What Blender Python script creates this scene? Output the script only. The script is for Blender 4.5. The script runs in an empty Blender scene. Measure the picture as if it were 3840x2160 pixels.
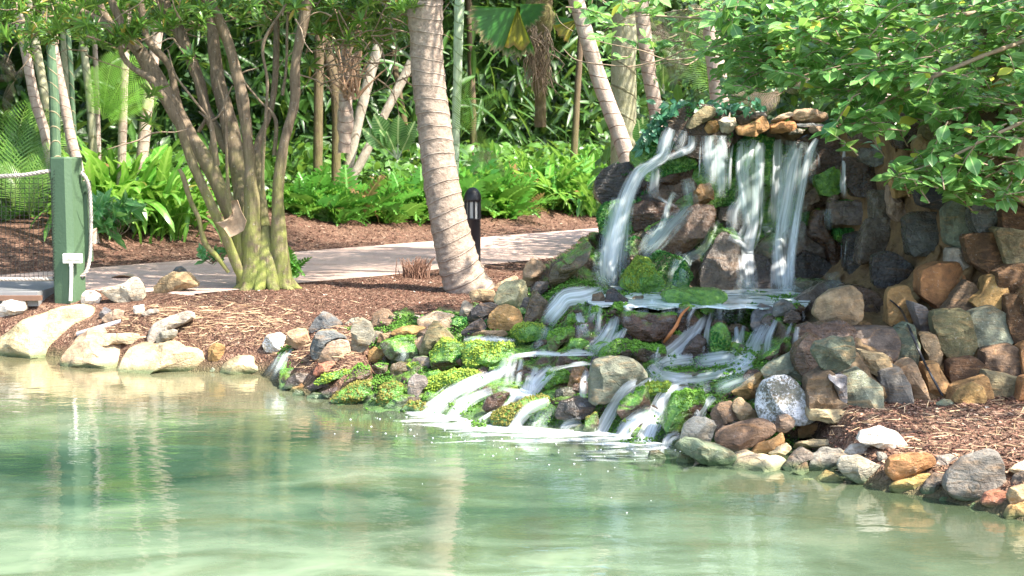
import bpy, math, random
import numpy as np
from mathutils import Vector
random.seed(7); RS=np.random.RandomState(11)
C=bpy.context.scene
COL=C.collection
# ---------- camera ----------
FPX=5276.0; PITCH=math.atan(528/FPX); CAM=np.array([0,0,1.9])
cd=bpy.data.cameras.new('camera'); cam=bpy.data.objects.new('camera',cd); COL.objects.link(cam)
cam.location=CAM; cam.rotation_euler=(math.pi/2-PITCH,0,0)
cd.sensor_width=36; cd.lens=FPX/3840*36; cd.clip_end=2000; cd.clip_start=.1
cd.dof.use_dof=True; cd.dof.focus_distance=10.6; cd.dof.aperture_fstop=4.5
C.camera=cam
# ---------- sky, sun, exposure ----------
SUN=Vector((0.52,-0.30,0.80)).normalized()
w=bpy.data.worlds.new("World"); C.world=w; w.use_nodes=True
nt=w.node_tree; sk=nt.nodes.new('ShaderNodeTexSky'); sk.sky_type='NISHITA'; sk.sun_disc=False
sk.sun_elevation=math.asin(SUN.z); sk.sun_rotation=math.atan2(SUN.x,SUN.y); sk.air_density=1.0; sk.dust_density=2.0; sk.ozone_density=0.6
bg=nt.nodes['Background']; bg.inputs[1].default_value=0.15; nt.links.new(sk.outputs[0],bg.inputs[0])
sl=bpy.data.lights.new('sun','SUN'); sl.energy=4.1; sl.angle=math.radians(0.6); sl.color=(1,.93,.82)
so=bpy.data.objects.new('sun',sl); COL.objects.link(so); so.rotation_euler=SUN.to_track_quat('Z','Y').to_euler()
vs=C.view_settings; vs.view_transform='Standard'; vs.look='None'; vs.exposure=2.05; vs.gamma=1
C.render.engine='CYCLES'; C.cycles.use_denoising=True; C.cycles.max_bounces=7; C.cycles.diffuse_bounces=4
C.cycles.transparent_max_bounces=14; C.cycles.caustics_reflective=False; C.cycles.caustics_refractive=False
C.cycles.sample_clamp_indirect=6
# ---------- pixel -> point ----------
CR=dict(A=(0,0,1.3414),B=(1280,0,1.3414),C=(2560,0,1.3414),D=(0,900,2.0125),E=(960,1000,2.4146),F=(1760,1000,1.907),
 G=(2500,1000,1.811),H=(2900,1400,1.906),I=(2240,380,1.932),J=(3040,560,1.479),K=(0,0,2.3367),L=(1000,0,2.337),
 M=(2000,0,2.576),N=(0,560,2.415),O=(0,1340,1.288),S=(0,0,1),Z=(0,0,.67083))
def cv(c,x,y):
    o=CR[c]; return o[0]+x/o[2], o[1]+y/o[2]
cp,sp=math.cos(PITCH),math.sin(PITCH)
def rdir(u,v):
    a=(u-1920)/FPX; b=(1080-v)/FPX
    return np.array([a,cp+b*sp,-sp+b*cp])
def P(u,v,Y):
    d=rdir(u,v); return CAM+d*(Y/d[1])
def Pz(u,v,z):
    d=rdir(u,v); return CAM+d*((z-CAM[2])/d[2])
def proj(p):
    q=np.asarray(p)-CAM; f=q[1]*cp-q[2]*sp; up=q[1]*sp+q[2]*cp
    return 1920+FPX*q[0]/f, 1080-FPX*up/f
# ---------- noise ----------
def _h(ix,iy,iz,s):
    n=(ix*374761393+iy*668265263+iz*2147483647*3+s*974634777)&0xffffffff
    n=((n^(n>>13))*1274126177)&0xffffffff; n=(n^(n>>16))
    return (n&0xffff)/65535.0
def vn(p,s=0):
    p=np.asarray(p,float); i=np.floor(p).astype(np.int64); f=p-i; f=f*f*(3-2*f)
    r=0
    for a in (0,1):
        for b in (0,1):
            for c in (0,1):
                wgt=(f[...,0] if a else 1-f[...,0])*(f[...,1] if b else 1-f[...,1])*(f[...,2] if c else 1-f[...,2])
                r=r+wgt*_h(i[...,0]+a,i[...,1]+b,i[...,2]+c,s)
    return r*2-1
def fbm(p,s=0,o=3):
    p=np.asarray(p,float); r=0; a=1
    for k in range(o): r=r+a*vn(p*(2**k),s+k*17); a*=.5
    return r
def smooth(t): t=np.clip(t,0,1); return t*t*(3-2*t)
# thin-plate interpolation
class TPS:
    def __init__(s,pts,lam=1e-4):
        a=np.array(pts,float); s.x=a[:,:2]/1000; n=len(a)
        K=s.k(s.x,s.x)+lam*np.eye(n); Pm=np.c_[np.ones(n),s.x]
        M=np.block([[K,Pm],[Pm.T,np.zeros((3,3))]])
        s.w=np.linalg.solve(M,np.r_[a[:,2],0,0,0])
    def k(s,a,b):
        r2=((a[:,None]-b[None])**2).sum(-1); return r2*np.log(r2+1e-12)*.5
    def __call__(s,u,v):
        u=np.atleast_1d(np.asarray(u,float)); v=np.atleast_1d(np.asarray(v,float)); q=np.c_[u.ravel(),v.ravel()]/1000
        return (s.k(q,s.x)@s.w[:-3]+np.c_[np.ones(len(q)),q]@s.w[-3:]).reshape(u.shape)
# ---------- terrain ----------
SH=[(-60,17.5),(-14,15.5),(-9,14.2),(-6,13.3),(-4.67,12.86),(-4.04,12.57),(-3.35,12.0),(-2.53,11.8),(-2.1,11.69),(-1.75,10.93),(-1.29,10.4),(-.64,9.96),
 (-.16,9.54),(.55,9.2),(1.01,8.9),(1.29,8.15),(1.65,7.96),(2.3,7.51),(2.58,7.08),(3.2,6.2),(4.5,4.2),(8,1),(14,-6),(60,-30)]
SHA=np.array(SH,float)
def shore_d(x,y):
    d=np.full(np.shape(x),1e9)
    for i in range(len(SHA)-1):
        a,b=SHA[i],SHA[i+1]; ab=b-a
        t=np.clip(((x-a[0])*ab[0]+(y-a[1])*ab[1])/(ab@ab),0,1)
        d=np.minimum(d,np.hypot(x-a[0]-t*ab[0],y-a[1]-t*ab[1]))
    return np.where(y>np.interp(x,SHA[:,0],SHA[:,1]),d,-d)
def pathpos(x,y): return .62*y-.785*x      # near edge 10.6, far edge 14.0
def terr(x,y):
    x=np.asarray(x,float); y=np.asarray(y,float)
    s=shore_d(x,y); hp=.5-.22*smooth((x-.8)/1.2)*smooth((13-y)/2.5)
    z=np.where(s>0,hp*(1-np.exp(-s*3.4)),np.maximum(s*.9,-.7))
    m=smooth((x+1.3)/.6)*smooth((2.1-x)/.4)*smooth((11.6-y)/.5)
    z=np.where(s>-.05,z*(1-m)-m*.35,z)
    q=pathpos(x,y); b=q-14.0
    z=z+.38*smooth(b/2.6)+.02*np.clip(b,0,60)
    m2=1-smooth((10.6-q)/.25)
    flat=np.where((q>10.5)&(q<14.1),1,0)
    n=fbm(np.stack([x*1.3,y*1.3,x*0],-1),3)*.03+fbm(np.stack([x*7,y*7,x*0],-1),5,2)*.010
    return z+n*(1-flat)*np.where(s>0,1,.3)-.0*m2
CASC=TPS([(1580,1558,9.96),(1834,1603,9.54),(2236,1640,9.2),(2520,1680,8.9),(1267,1510,10.4),(1073,1468,10.93),
 (2236,1342,10.05),(2445,1386,9.85),(2700,1386,9.75),(2880,1400,9.4),(2900,1560,8.9),(1819,1275,10.75),(1789,1342,10.5),(1500,1220,11.2),(1640,1190,11.3),(1250,1300,11.4),(1100,1330,11.5),
 (2132,1103,11.1),(2090,984,11.7),(2160,894,12.1),(2000,1040,11.8),(2300,1150,10.55),(2600,1155,10.48),(2900,1152,10.45),(3000,1150,10.6),
 (2300,1105,11.35),(2600,1104,11.4),(2900,1103,11.4),(2300,1240,10.45),(2600,1260,10.36),(2850,1260,10.3),(2100,1240,10.6),(2050,1330,10.4),(2150,1480,9.75),(1950,1480,10.0),(2500,1480,9.5),
 (2060,1150,11.2),(1960,1200,11.2),(2980,1300,10.0),(1700,1500,10.15),(1500,1450,10.4),(1300,1420,10.8),(1400,1350,11.0)])
WALL=TPS([(2480,480,11.95),(2800,470,11.95),(3100,480,11.85),(2480,1100,11.5),(2800,1100,11.5),(3050,1100,11.3),(2340,640,12.3),(2250,1050,12.0),(2250,780,12.2),
 (3250,500,11.5),(3250,1050,10.9),(3400,800,10.8),(3500,600,10.5),(3500,1200,9.7),(3480,1440,9.15),(3840,500,9.9),(3840,1400,9.3),(3300,1180,10.1),(3100,1200,9.9),
 (3050,1320,9.15),(3100,1530,8.72),(3300,1530,8.85),(3350,1300,9.45),(2980,1250,10.2),(3700,1000,9.8),(3950,900,9.6),(3850,1500,9.0)])
def casc_in(u,v):
    up=np.interp(u,[1040,1200,1500,1900,2050,2250,2300,3010],[1310,1260,1180,1160,1000,860,1095,1095])
    return (u>1040)&(u<3010)&(v>up)
YS=np.arange(5.5,45,.03)
def G(u,v):
    d=rdir(u,v); x=d[0]/d[1]*YS; z=1.9+d[2]/d[1]*YS
    t=terr(x,YS); k=np.nonzero(z<np.maximum(t,-.02))[0]
    Y=YS[k[0]] if len(k) else 44.0
    if casc_in(u,v): Y=min(Y,float(CASC(u,v)[0]))
    if u>2960 and v<1530 and v>400: Y=min(Y,float(WALL(u,v)[0]))
    return Y
# ---------- object helpers ----------
def link(o,parent=None):
    COL.objects.link(o)
    if parent is not None: o.parent=parent
    return o
def tag(o,label=None,cat=None,group=None,kind=None):
    if label: o['label']=label
    if cat: o['category']=cat
    if group: o['group']=group
    if kind: o['kind']=kind
    return o
def empty(name,loc=(0,0,0)):
    o=bpy.data.objects.new(name,None); o.location=loc; o.empty_display_size=.1; COL.objects.link(o); return o
def put(o,parent):
    """parent keeping world coordinates (mesh is in world space)"""
    o.parent=parent; o.location=-Vector(parent.location); return o
def mk(name,V,F,mat,parent=None,uv=None,rnd=None,smooth_=True):
    """V (n,3) ; F (m,k) uniform faces ; uv (n,2) per-vertex"""
    V=np.asarray(V,np.float32); F=np.asarray(F,np.int32)
    me=bpy.data.meshes.new(name); n=len(V); m,k=F.shape
    me.vertices.add(n); me.vertices.foreach_set('co',V.ravel())
    me.loops.add(m*k); me.loops.foreach_set('vertex_index',F.ravel())
    me.polygons.add(m); me.polygons.foreach_set('loop_start',np.arange(0,m*k,k,dtype=np.int32))
    try: me.polygons.foreach_set('loop_total',np.full(m,k,dtype=np.int32))
    except Exception: pass
    me.polygons.foreach_set('use_smooth',np.full(m,bool(smooth_)))
    if uv is not None:
        l=me.uv_layers.new(name='UVMap'); l.data.foreach_set('uv',np.asarray(uv,np.float32)[F.ravel()].ravel())
    if rnd is not None:
        a=me.attributes.new('rnd','FLOAT','POINT'); a.data.foreach_set('value',np.asarray(rnd,np.float32))
    me.update(calc_edges=True); me.validate()
    if mat: me.materials.append(mat)
    o=bpy.data.objects.new(name,me); COL.objects.link(o)
    if parent is not None: put(o,parent)
    return o
def join(parts):
    """list of (V,F,uv,rnd) quads"""
    V=[];F=[];U=[];R=[];o=0
    for p in parts:
        V.append(p[0]);F.append(np.asarray(p[1])+o);U.append(p[2] if len(p)>2 and p[2] is not None else np.zeros((len(p[0]),2)))
        R.append(p[3] if len(p)>3 else np.full(len(p[0]),random.random())); o+=len(p[0])
    return np.concatenate(V),np.concatenate(F),np.concatenate(U),np.concatenate(R)
def mkj(name,parts,mat,parent=None,s=True):
    V,F,U,R=join(parts); return mk(name,V,F,mat,parent,U,R,s)
def grid_faces(nr,nc,wrap=False):
    r=np.arange(nr-1)[:,None]; c=np.arange(nc if wrap else nc-1)[None]
    a=r*nc+c; b=r*nc+(c+1)%nc; return np.stack([a,b,b+nc,a+nc],-1).reshape(-1,4)
def spline(pts,n):
    p=np.asarray(pts,float); k=len(p)
    if k<3:
        t=np.linspace(0,k-1,n); return np.stack([np.interp(t,range(k),p[:,j]) for j in range(p.shape[1])],-1)
    e=np.vstack([2*p[0]-p[1],p,2*p[-1]-p[-2]]); t=np.linspace(0,k-1-1e-6,n); i=t.astype(int); f=(t-i)[:,None]
    a,b,c,d=e[i],e[i+1],e[i+2],e[i+3]
    return .5*((2*b)+(-a+c)*f+(2*a-5*b+4*c-d)*f**2+(-a+3*b-3*c+d)*f**3)
def tube(pts,rad,n=24,seg=10,amp=0.,freq=6,ring=0,ringstep=.1,seed=0,twist=0):
    """pts (k,3), rad (k) -> quads with uv (around, metres along)"""
    q=spline(np.c_[np.asarray(pts,float),np.asarray(rad,float)],n); p=q[:,:3]; r=np.maximum(q[:,3],1e-4)
    t=np.gradient(p,axis=0); t/=np.linalg.norm(t,axis=1)[:,None]+1e-9
    up=np.array([0,1.,0]) if abs(t[0][1])<.9 else np.array([1.,0,0])
    L=np.r_[0,np.cumsum(np.linalg.norm(np.diff(p,axis=0),axis=1))]
    A=np.cross(t,up); A/=np.linalg.norm(A,axis=1)[:,None]; B=np.cross(t,A)
    th=np.linspace(0,2*np.pi,seg,endpoint=False)
    ct,st=np.cos(th),np.sin(th); rr=np.repeat(r[:,None],seg,1)
    if ring:
        ph=(L[:,None]+.3*ringstep*np.sin(th+L[:,None]*2))/ringstep; fr=ph-np.floor(ph)
        rr=rr*(1+ring*(np.exp(-((fr-.5)/.12)**2)-.25+.5*(fr-.5)))
    V=p[:,None]+rr[...,None]*(ct[None,:,None]*A[:,None]+st[None,:,None]*B[:,None])
    if amp:
        nn=fbm(V*freq+seed*3.1,seed,3); V=V+(rr*amp*nn)[...,None]*(ct[None,:,None]*A[:,None]+st[None,:,None]*B[:,None])
    uv=np.stack([np.repeat((th/(2*np.pi))[None],n,0),np.repeat(L[:,None],seg,1)],-1)
    V=V.reshape(-1,3); uv=uv.reshape(-1,2); F=grid_faces(n,seg,True)
    # end cap
    V=np.vstack([V,p[-1:]]); uv=np.vstack([uv,[[.5,L[-1]]]]); b=(n-1)*seg; c=np.arange(seg)
    F=np.vstack([F,np.stack([b+c,b+(c+1)%seg,np.full(seg,n*seg),np.full(seg,n*seg)],-1)[:, :]]) if False else F
    V2=V[:-1]; uv2=uv[:-1]
    return V2,F,uv2
def box(x0,x1,y0,y1,z0,z1):
    V=np.array([[x,y,z] for x in (x0,x1) for y in (y0,y1) for z in (z0,z1)],float)
    F=np.array([[0,1,3,2],[4,6,7,5],[0,4,5,1],[2,3,7,6],[0,2,6,4],[1,5,7,3]]); return V,F
# ---------- materials ----------
class NT:
    def __init__(s,name):
        s.m=bpy.data.materials.new(name); s.m.use_nodes=True; s.t=s.m.node_tree; s.t.nodes.clear()
        s.out=s.n('ShaderNodeOutputMaterial')
    def n(s,typ,**k):
        n=s.t.nodes.new(typ)
        for a,b in k.items(): setattr(n,a,b)
        return n
    def l(s,a,b): s.t.links.new(a,b)
    def set(s,sock,v):
        if hasattr(v,'links') or isinstance(v,bpy.types.NodeSocket): s.l(v,sock)
        else:
            if sock.type=='RGBA' and len(v)==3: v=(*v,1)
            sock.default_value=v
    def noise(s,vec,scale,det=4,rough=.6,dist=0):
        n=s.n('ShaderNodeTexNoise'); n.inputs['Scale'].default_value=scale; n.inputs['Detail'].default_value=det; n.inputs['Roughness'].default_value=rough
        n.inputs['Distortion'].default_value=dist
        if vec is not None: s.l(vec,n.inputs['Vector'])
        return n.outputs[0]
    def voro(s,vec,scale,feat='F1',rand=1):
        n=s.n('ShaderNodeTexVoronoi',feature=feat); n.inputs['Scale'].default_value=scale
        if vec is not None: s.l(vec,n.inputs['Vector'])
        return n
    def ramp(s,f,stops,interp='LINEAR'):
        n=s.n('ShaderNodeValToRGB'); e=n.color_ramp.elements; n.color_ramp.interpolation=interp
        while len(e)<len(stops): e.new(.5)
        for i,(p,c) in enumerate(stops):
            e[i].position=p; e[i].color=(*c,1) if hasattr(c,'__len__') else (c,c,c,1)
        s.l(f,n.inputs[0]); return n.outputs[0]
    def mix(s,f,a,b,mode='MIX'):
        n=s.n('ShaderNodeMix',data_type='RGBA',blend_type=mode); s.set(n.inputs[0],f); s.set(n.inputs[6],a); s.set(n.inputs[7],b); return n.outputs[2]
    def math(s,op,a,b=0,c=None):
        n=s.n('ShaderNodeMath',operation=op); s.set(n.inputs[0],a); s.set(n.inputs[1],b)
        if c is not None: s.set(n.inputs[2],c)
        return n.outputs[0]
    def mr(s,f,a,b,c=0,d=1):
        n=s.n('ShaderNodeMapRange'); s.l(f,n.inputs[0])
        for i,v in enumerate((a,b,c,d)): n.inputs[i+1].default_value=v
        return n.outputs[0]
    def mapping(s,vec,sc=(1,1,1),rot=(0,0,0),loc=(0,0,0)):
        n=s.n('ShaderNodeMapping'); n.inputs['Scale'].default_value=sc; n.inputs['Rotation'].default_value=rot; n.inputs['Location'].default_value=loc; s.l(vec,n.inputs[0]); return n.outputs[0]
    def obj(s): return s.n('ShaderNodeNewGeometry').outputs['Position']
    def uv(s): return s.n('ShaderNodeTexCoord').outputs['UV']
    def attr(s,a): return s.n('ShaderNodeAttribute',attribute_name=a).outputs['Fac']
    def bump(s,h,st=.5,d=.02,normal=None):
        n=s.n('ShaderNodeBump'); n.inputs['Strength'].default_value=st; n.inputs['Distance'].default_value=d; s.l(h,n.inputs['Height'])
        if normal is not None: s.l(normal,n.inputs['Normal'])
        return n.outputs[0]
    def bsdf(s,col,rough=.6,normal=None,spec=.5,**k):
        n=s.n('ShaderNodeBsdfPrincipled'); s.set(n.inputs['Base Color'],col); s.set(n.inputs['Roughness'],rough); n.inputs['Specular IOR Level'].default_value=spec
        if normal is not None: s.l(normal,n.inputs['Normal'])
        for a,b in k.items(): s.set(n.inputs[a.replace('_',' ')],b)
        return n.outputs[0]
    def mixsh(s,f,a,b):
        n=s.n('ShaderNodeMixShader'); s.set(n.inputs[0],f); s.l(a,n.inputs[1]); s.l(b,n.inputs[2]); return n.outputs[0]
    def done(s,sh): s.l(sh,s.out.inputs[0]); return s.m
def leafmat(name,dark,light,rib=(.25,.4,.08),trans=.35,rough=.38,vein=0,dead=None,ribw=.035,tip=None):
    t=NT(name); r=t.attr('rnd'); col=t.mix(r,dark,light)
    uv=t.uv(); sx=t.n('ShaderNodeSeparateXYZ'); t.l(uv,sx.inputs[0]); x,y=sx.outputs[0],sx.outputs[1]
    ax=t.math('ABSOLUTE',t.math('SUBTRACT',x,.5))
    if vein:
        wv=t.math('SINE',t.math('MULTIPLY',t.math('SUBTRACT',y,t.math('MULTIPLY',ax,.45)),vein))
        vm=t.mr(wv,.55,1,0,.45); col=t.mix(vm,col,rib)
    ribm=t.mr(ax,ribw*.5,ribw,1,0); col=t.mix(t.math('MULTIPLY',ribm,.8),col,rib)
    nz=t.noise(t.obj(),14,3); col=t.mix(t.mr(nz,.3,.75,0,.45),col,t.mix(.5,dark,(.02,.05,.01)))
    if dead is not None:
        col=t.mix(t.mr(r,.93,.95,0,1),col,dead)
    if tip is not None: col=t.mix(t.mr(y,.86,1.0,0,.9),col,tip)
    a=t.bsdf(col,rough,spec=.5); b=t.n('ShaderNodeBsdfTranslucent'); tc=t.mix(.5,col,t.mix(.6,col,(.5,.75,.1)),'MIX'); t.l(tc,b.inputs[0])
    return t.done(t.mixsh(trans,a,b.outputs[0]))
def rockmat(name,wet=0,mosscol=((.10,.20,.02),(.03,.09,.015)),lichen=.5,speck=0):
    t=NT(name); oi=t.n('ShaderNodeObjectInfo'); p=t.obj()
    off=t.n('ShaderNodeVectorMath',operation='ADD'); t.l(p,off.inputs[0]); cm=t.n('ShaderNodeCombineXYZ'); rr=t.math('MULTIPLY',oi.outputs['Random'],37)
    for i in range(3): t.l(rr,cm.inputs[i])
    t.l(cm.outputs[0],off.inputs[1]); p2=off.outputs[0]
    base=oi.outputs['Color']
    n1=t.noise(p2,3.2,6,.65,.6); n2=t.noise(p2,17,6,.7); n3=t.noise(t.mapping(p2,(1,1,3.5),(.5,.3,0)),5.5,5,.7,1.2)
    c=t.mix(t.mr(n1,.34,.66),t.mix(1,base,(.48,.45,.42),'MULTIPLY'),t.mix(1,base,(1.35,1.28,1.18),'MULTIPLY'))
    c=t.mix(t.mr(n3,.5,.68,0,.55),c,t.mix(.6,t.mix(1,base,(1.6,1.15,.7),'MULTIPLY'),(.36,.2,.09)))
    c=t.mix(t.mr(n2,.35,.72,0,1),t.mix(1,c,(.6,.6,.62),'MULTIPLY'),t.mix(1,c,(1.25,1.25,1.25),'MULTIPLY'))
    spk=t.noise(p2,55,3,.8); c=t.mix(t.math('MULTIPLY',t.mr(spk,.60,.70,0,lichen),t.mr(n1,.42,.6)),c,(.6,.58,.52))
    crack=t.voro(t.mapping(p2,(1,1,1)),4.5,'DISTANCE_TO_EDGE'); 
    dw=t.n('ShaderNodeVectorMath',operation='ADD'); t.l(p2,dw.inputs[0]); nn=t.n('ShaderNodeTexNoise'); nn.inputs['Scale'].default_value=5; t.l(p2,nn.inputs['Vector'])
    sc=t.n('ShaderNodeVectorMath',operation='SCALE'); t.l(nn.outputs['Color'],sc.inputs[0]); sc.inputs['Scale'].default_value=.35; t.l(sc.outputs[0],dw.inputs[1]); t.l(dw.outputs[0],crack.inputs['Vector'])
    cr=t.mr(crack.outputs['Distance'],0,.035,1,0); crm=t.math('MULTIPLY',cr,t.mr(t.noise(p2,2.3,2),.5,.6)); c=t.mix(t.math('MULTIPLY',crm,.18),c,t.mix(1,c,(.25,.22,.2),'MULTIPLY'))
    if speck: c=t.mix(t.mr(t.math('ADD',t.math('MULTIPLY',t.noise(p2,60,3,.8),.6),t.math('MULTIPLY',t.noise(p2,3.5,3),.6)),.56,.66,0,.85),c,(.80,.80,.82))
    if wet: c=t.mix(1,c,(.55,.5,.46),'MULTIPLY')
    # moss film: real growth on tops and in patches
    g=t.n('ShaderNodeNewGeometry'); s3=t.n('ShaderNodeSeparateXYZ'); t.l(g.outputs['Normal'],s3.inputs[0])
    mm=t.math('ADD',t.math('MULTIPLY',s3.outputs[2],.35),t.math('ADD',t.math('MULTIPLY',t.noise(p2,6,5,.7),1.1),t.math('MULTIPLY',oi.outputs['Alpha'],1.3)))
    mk_=t.mr(mm,1.25,1.5,0,1); mcol=t.mix(t.mr(t.noise(p2,26,3),.35,.7),mosscol[1],mosscol[0]); c=t.mix(mk_,c,mcol)
    # waterline algae
    s4=t.n('ShaderNodeSeparateXYZ'); t.l(p,s4.inputs[0]); wl=t.mr(t.math('ADD',s4.outputs[2],t.math('MULTIPLY',n2,-.06)),-.01,.035,1,0)
    c=t.mix(t.math('MULTIPLY',wl,.8),c,(.07,.12,.05))
    h=t.math('ADD',t.math('MULTIPLY',n1,1.2),t.math('ADD',t.math('MULTIPLY',n2,.5),t.math('MULTIPLY',n3,.6))); h=t.math('SUBTRACT',h,t.math('MULTIPLY',crm,.12))
    b=t.bump(h,.9,.035); b=t.bump(t.noise(p2,70,4,.75),.55,.008,b)
    rg=t.mr(n2,.3,.7,.12 if wet else .72,.4 if wet else .95)
    return t.done(t.bsdf(c,rg,b,spec=.6 if wet else .35))
ROCK=rockmat('rock_dry'); WROCK=rockmat('rock_wet',1,((.15,.30,.03),(.05,.15,.025)),.1)
SROCK=rockmat('rock_speckled',speck=1)
def mossmat():
    t=NT('moss'); oi=t.n('ShaderNodeObjectInfo'); r=t.attr('rnd'); c=t.mix(r,t.mix(1,oi.outputs['Color'],(.58,.62,.6),'MULTIPLY'),t.mix(1,oi.outputs['Color'],(1.35,1.3,1.15),'MULTIPLY'))
    c=t.mix(t.mr(t.noise(t.obj(),8,3),.5,.75,0,.45),c,t.mix(.5,oi.outputs['Color'],(.26,.22,.05)))
    b=t.bump(t.noise(t.obj(),160,3),.8,.01)
    a=t.bsdf(c,.75,b,spec=.3); tr=t.n('ShaderNodeBsdfTranslucent'); t.l(c,tr.inputs[0]); return t.done(t.mixsh(.2,a,tr.outputs[0]))
MOSS=mossmat()
def barkmat(name,dark,light,moss=0,ringcol=None,rings=0,sx=18,sy=3,lich=.4,mossh=1.2,rk=.75):
    t=NT(name); uv=t.uv(); s=t.n('ShaderNodeSeparateXYZ'); t.l(uv,s.inputs[0]); p=t.obj()
    n1=t.noise(t.mapping(p,(sx,sx,sy)),1,5,.7,.5); n2=t.noise(p,7,5,.65); c=t.mix(t.mr(n1,.3,.7),dark,light)
    c=t.mix(t.mr(n2,.4,.7,0,.5),c,t.mix(1,c,(.55,.5,.45),'MULTIPLY'))
    sp_=t.noise(p,38,3,.8); c=t.mix(t.mr(sp_,.62,.70,0,lich),c,(.55,.54,.48))
    h=n1
    if rings:
        y=t.math('ADD',t.math('MULTIPLY',s.outputs[1],rings),t.math('ADD',t.math('MULTIPLY',t.math('SINE',t.math('ADD',t.math('MULTIPLY',s.outputs[0],6.2832),t.math('MULTIPLY',s.outputs[1],2))),.3),t.math('MULTIPLY',t.noise(p,6,2),.25))); fr=t.math('FRACT',y); rm=t.mr(t.math('ABSOLUTE',t.math('SUBTRACT',fr,.5)),.02,.06,1,0)
        c=t.mix(t.math('MULTIPLY',rm,rk),c,ringcol); h=t.math('ADD',h,t.math('MULTIPLY',rm,.5))
    if moss:
        mz=t.mr(t.math('SUBTRACT',s.outputs[1],t.math('MULTIPLY',t.noise(p,5,4),1.3)),-.9,mossh,1,0); mq=t.math('MULTIPLY',mz,t.mr(t.noise(p,9,5,.7),.32,.55)); c=t.mix(t.math('MULTIPLY',mq,moss),c,t.mix(n2,(.16,.20,.03),(.30,.36,.07)))
    b=t.bump(h,.8,.02); b=t.bump(t.noise(p,60,4,.7),.5,.006,b)
    return t.done(t.bsdf(c,.85,b,spec=.25))
def simple(name,col,rough=.6,nsc=20,var=.25,bump=.2,spec=.4,metallic=0):
    t=NT(name); p=t.obj(); n=t.noise(p,nsc,4); c=t.mix(n,t.mix(1,col,(1-var,)*3,'MULTIPLY'),t.mix(1,col,(1+var,)*3,'MULTIPLY'))
    return t.done(t.bsdf(c,rough,t.bump(n,bump,.01),spec=spec,Metallic=metallic))
# ================= SETTING =================
def groundmat():
    t=NT('mulch_ground'); p=t.obj(); s=t.n('ShaderNodeSeparateXYZ'); t.l(p,s.inputs[0])
    w1=t.n('ShaderNodeTexNoise'); w1.inputs['Scale'].default_value=9; t.l(p,w1.inputs['Vector'])
    sc=t.n('ShaderNodeVectorMath',operation='SCALE'); t.l(w1.outputs['Color'],sc.inputs[0]); sc.inputs['Scale'].default_value=.25
    ad=t.n('ShaderNodeVectorMath',operation='ADD'); t.l(p,ad.inputs[0]); t.l(sc.outputs[0],ad.inputs[1])
    v1=t.voro(t.mapping(ad.outputs[0],(26,70,40),(0,0,.6)),1); v2=t.voro(t.mapping(ad.outputs[0],(75,28,40),(0,0,.2)),1)
    rv=t.n('ShaderNodeSeparateXYZ'); t.l(v1.outputs['Color'],rv.inputs[0]); rv2=t.n('ShaderNodeSeparateXYZ'); t.l(v2.outputs['Color'],rv2.inputs[0])
    c1=t.ramp(rv.outputs[0],[(0,(.04,.022,.015)),(.45,(.12,.06,.04)),(.8,(.22,.125,.085)),(1,(.38,.27,.19))])
    c2=t.ramp(rv2.outputs[0],[(0,(.045,.025,.018)),(.5,(.14,.072,.048)),(1,(.30,.19,.13))])
    c=t.mix(t.mr(t.noise(p,14,2),.4,.6),c1,c2)
    c=t.mix(t.mr(t.noise(p,1.1,4),.35,.65,0,.5),c,t.mix(1,c,(.62,.55,.52),'MULTIPLY'))
    # pale dry straw drifted along the bank edge on the left
    n=t.noise(p,2.4,4); st=t.math('MULTIPLY',t.mr(n,.45,.6),t.mr(s.outputs[2],.22,.42,1,0)); c=t.mix(t.math('MULTIPLY',st,.15),c,(.42,.28,.16))
    mud=t.mr(s.outputs[2],.0,.12,1,0); c=t.mix(mud,c,(.10,.09,.045))
    h=t.math('ADD',v1.outputs['Distance'],v2.outputs['Distance'])
    return t.done(t.bsdf(c,.9,t.bump(h,.8,.02),spec=.2))
GM=groundmat()
def graded(a,b,step,far,k=1.25):
    m=list(np.arange(a,b,step)); x=step; l=[];q=a
    while q>-far: x*=k; q-=x; l.append(q)
    r=[];q=m[-1];x=step
    while q<far: x*=k; q+=x; r.append(q)
    return np.array(l[::-1]+m+r)
gx=graded(-8,6,.06,400); gy=graded(6,22,.06,400)
X,Y=np.meshgrid(gx,gy); Zt=terr(X,Y)
ground=tag(mk('ground',np.stack([X,Y,Zt],-1).reshape(-1,3),grid_faces(*X.shape),GM),kind='structure')
# brick path
def pathmat():
    t=NT('brick_paving'); p=t.obj(); m=t.mapping(p,(1,1,1),(0,0,-math.atan2(.785,.62)))
    br=t.n('ShaderNodeTexBrick'); t.l(m,br.inputs['Vector']); br.inputs['Scale'].default_value=1; br.inputs['Brick Width'].default_value=.23; br.inputs['Row Height'].default_value=.115
    br.inputs['Mortar Size'].default_value=.007; br.inputs['Color1'].default_value=(.60,.42,.34,1); br.inputs['Color2'].default_value=(.48,.33,.265,1); br.inputs['Mortar'].default_value=(.22,.15,.12,1)
    c=t.mix(t.mr(t.noise(p,2.2,5,.7),.35,.7,0,.6),br.outputs['Color'],(.52,.42,.36)); c=t.mix(t.mr(t.noise(p,40,3),.4,.8,0,.4),c,(.3,.21,.17))
    c=t.mix(t.mr(t.noise(t.mapping(p,(1,3,1)),1.1,5,.7),.55,.68,0,.45),c,(.24,.14,.1))
    return t.done(t.bsdf(c,.8,t.bump(br.outputs['Fac'],-.3,.004),spec=.25))
tt=np.r_[np.arange(-10,45,.12),np.arange(45,200,5)]; qq=np.arange(10.6,14.0,.1)
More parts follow.
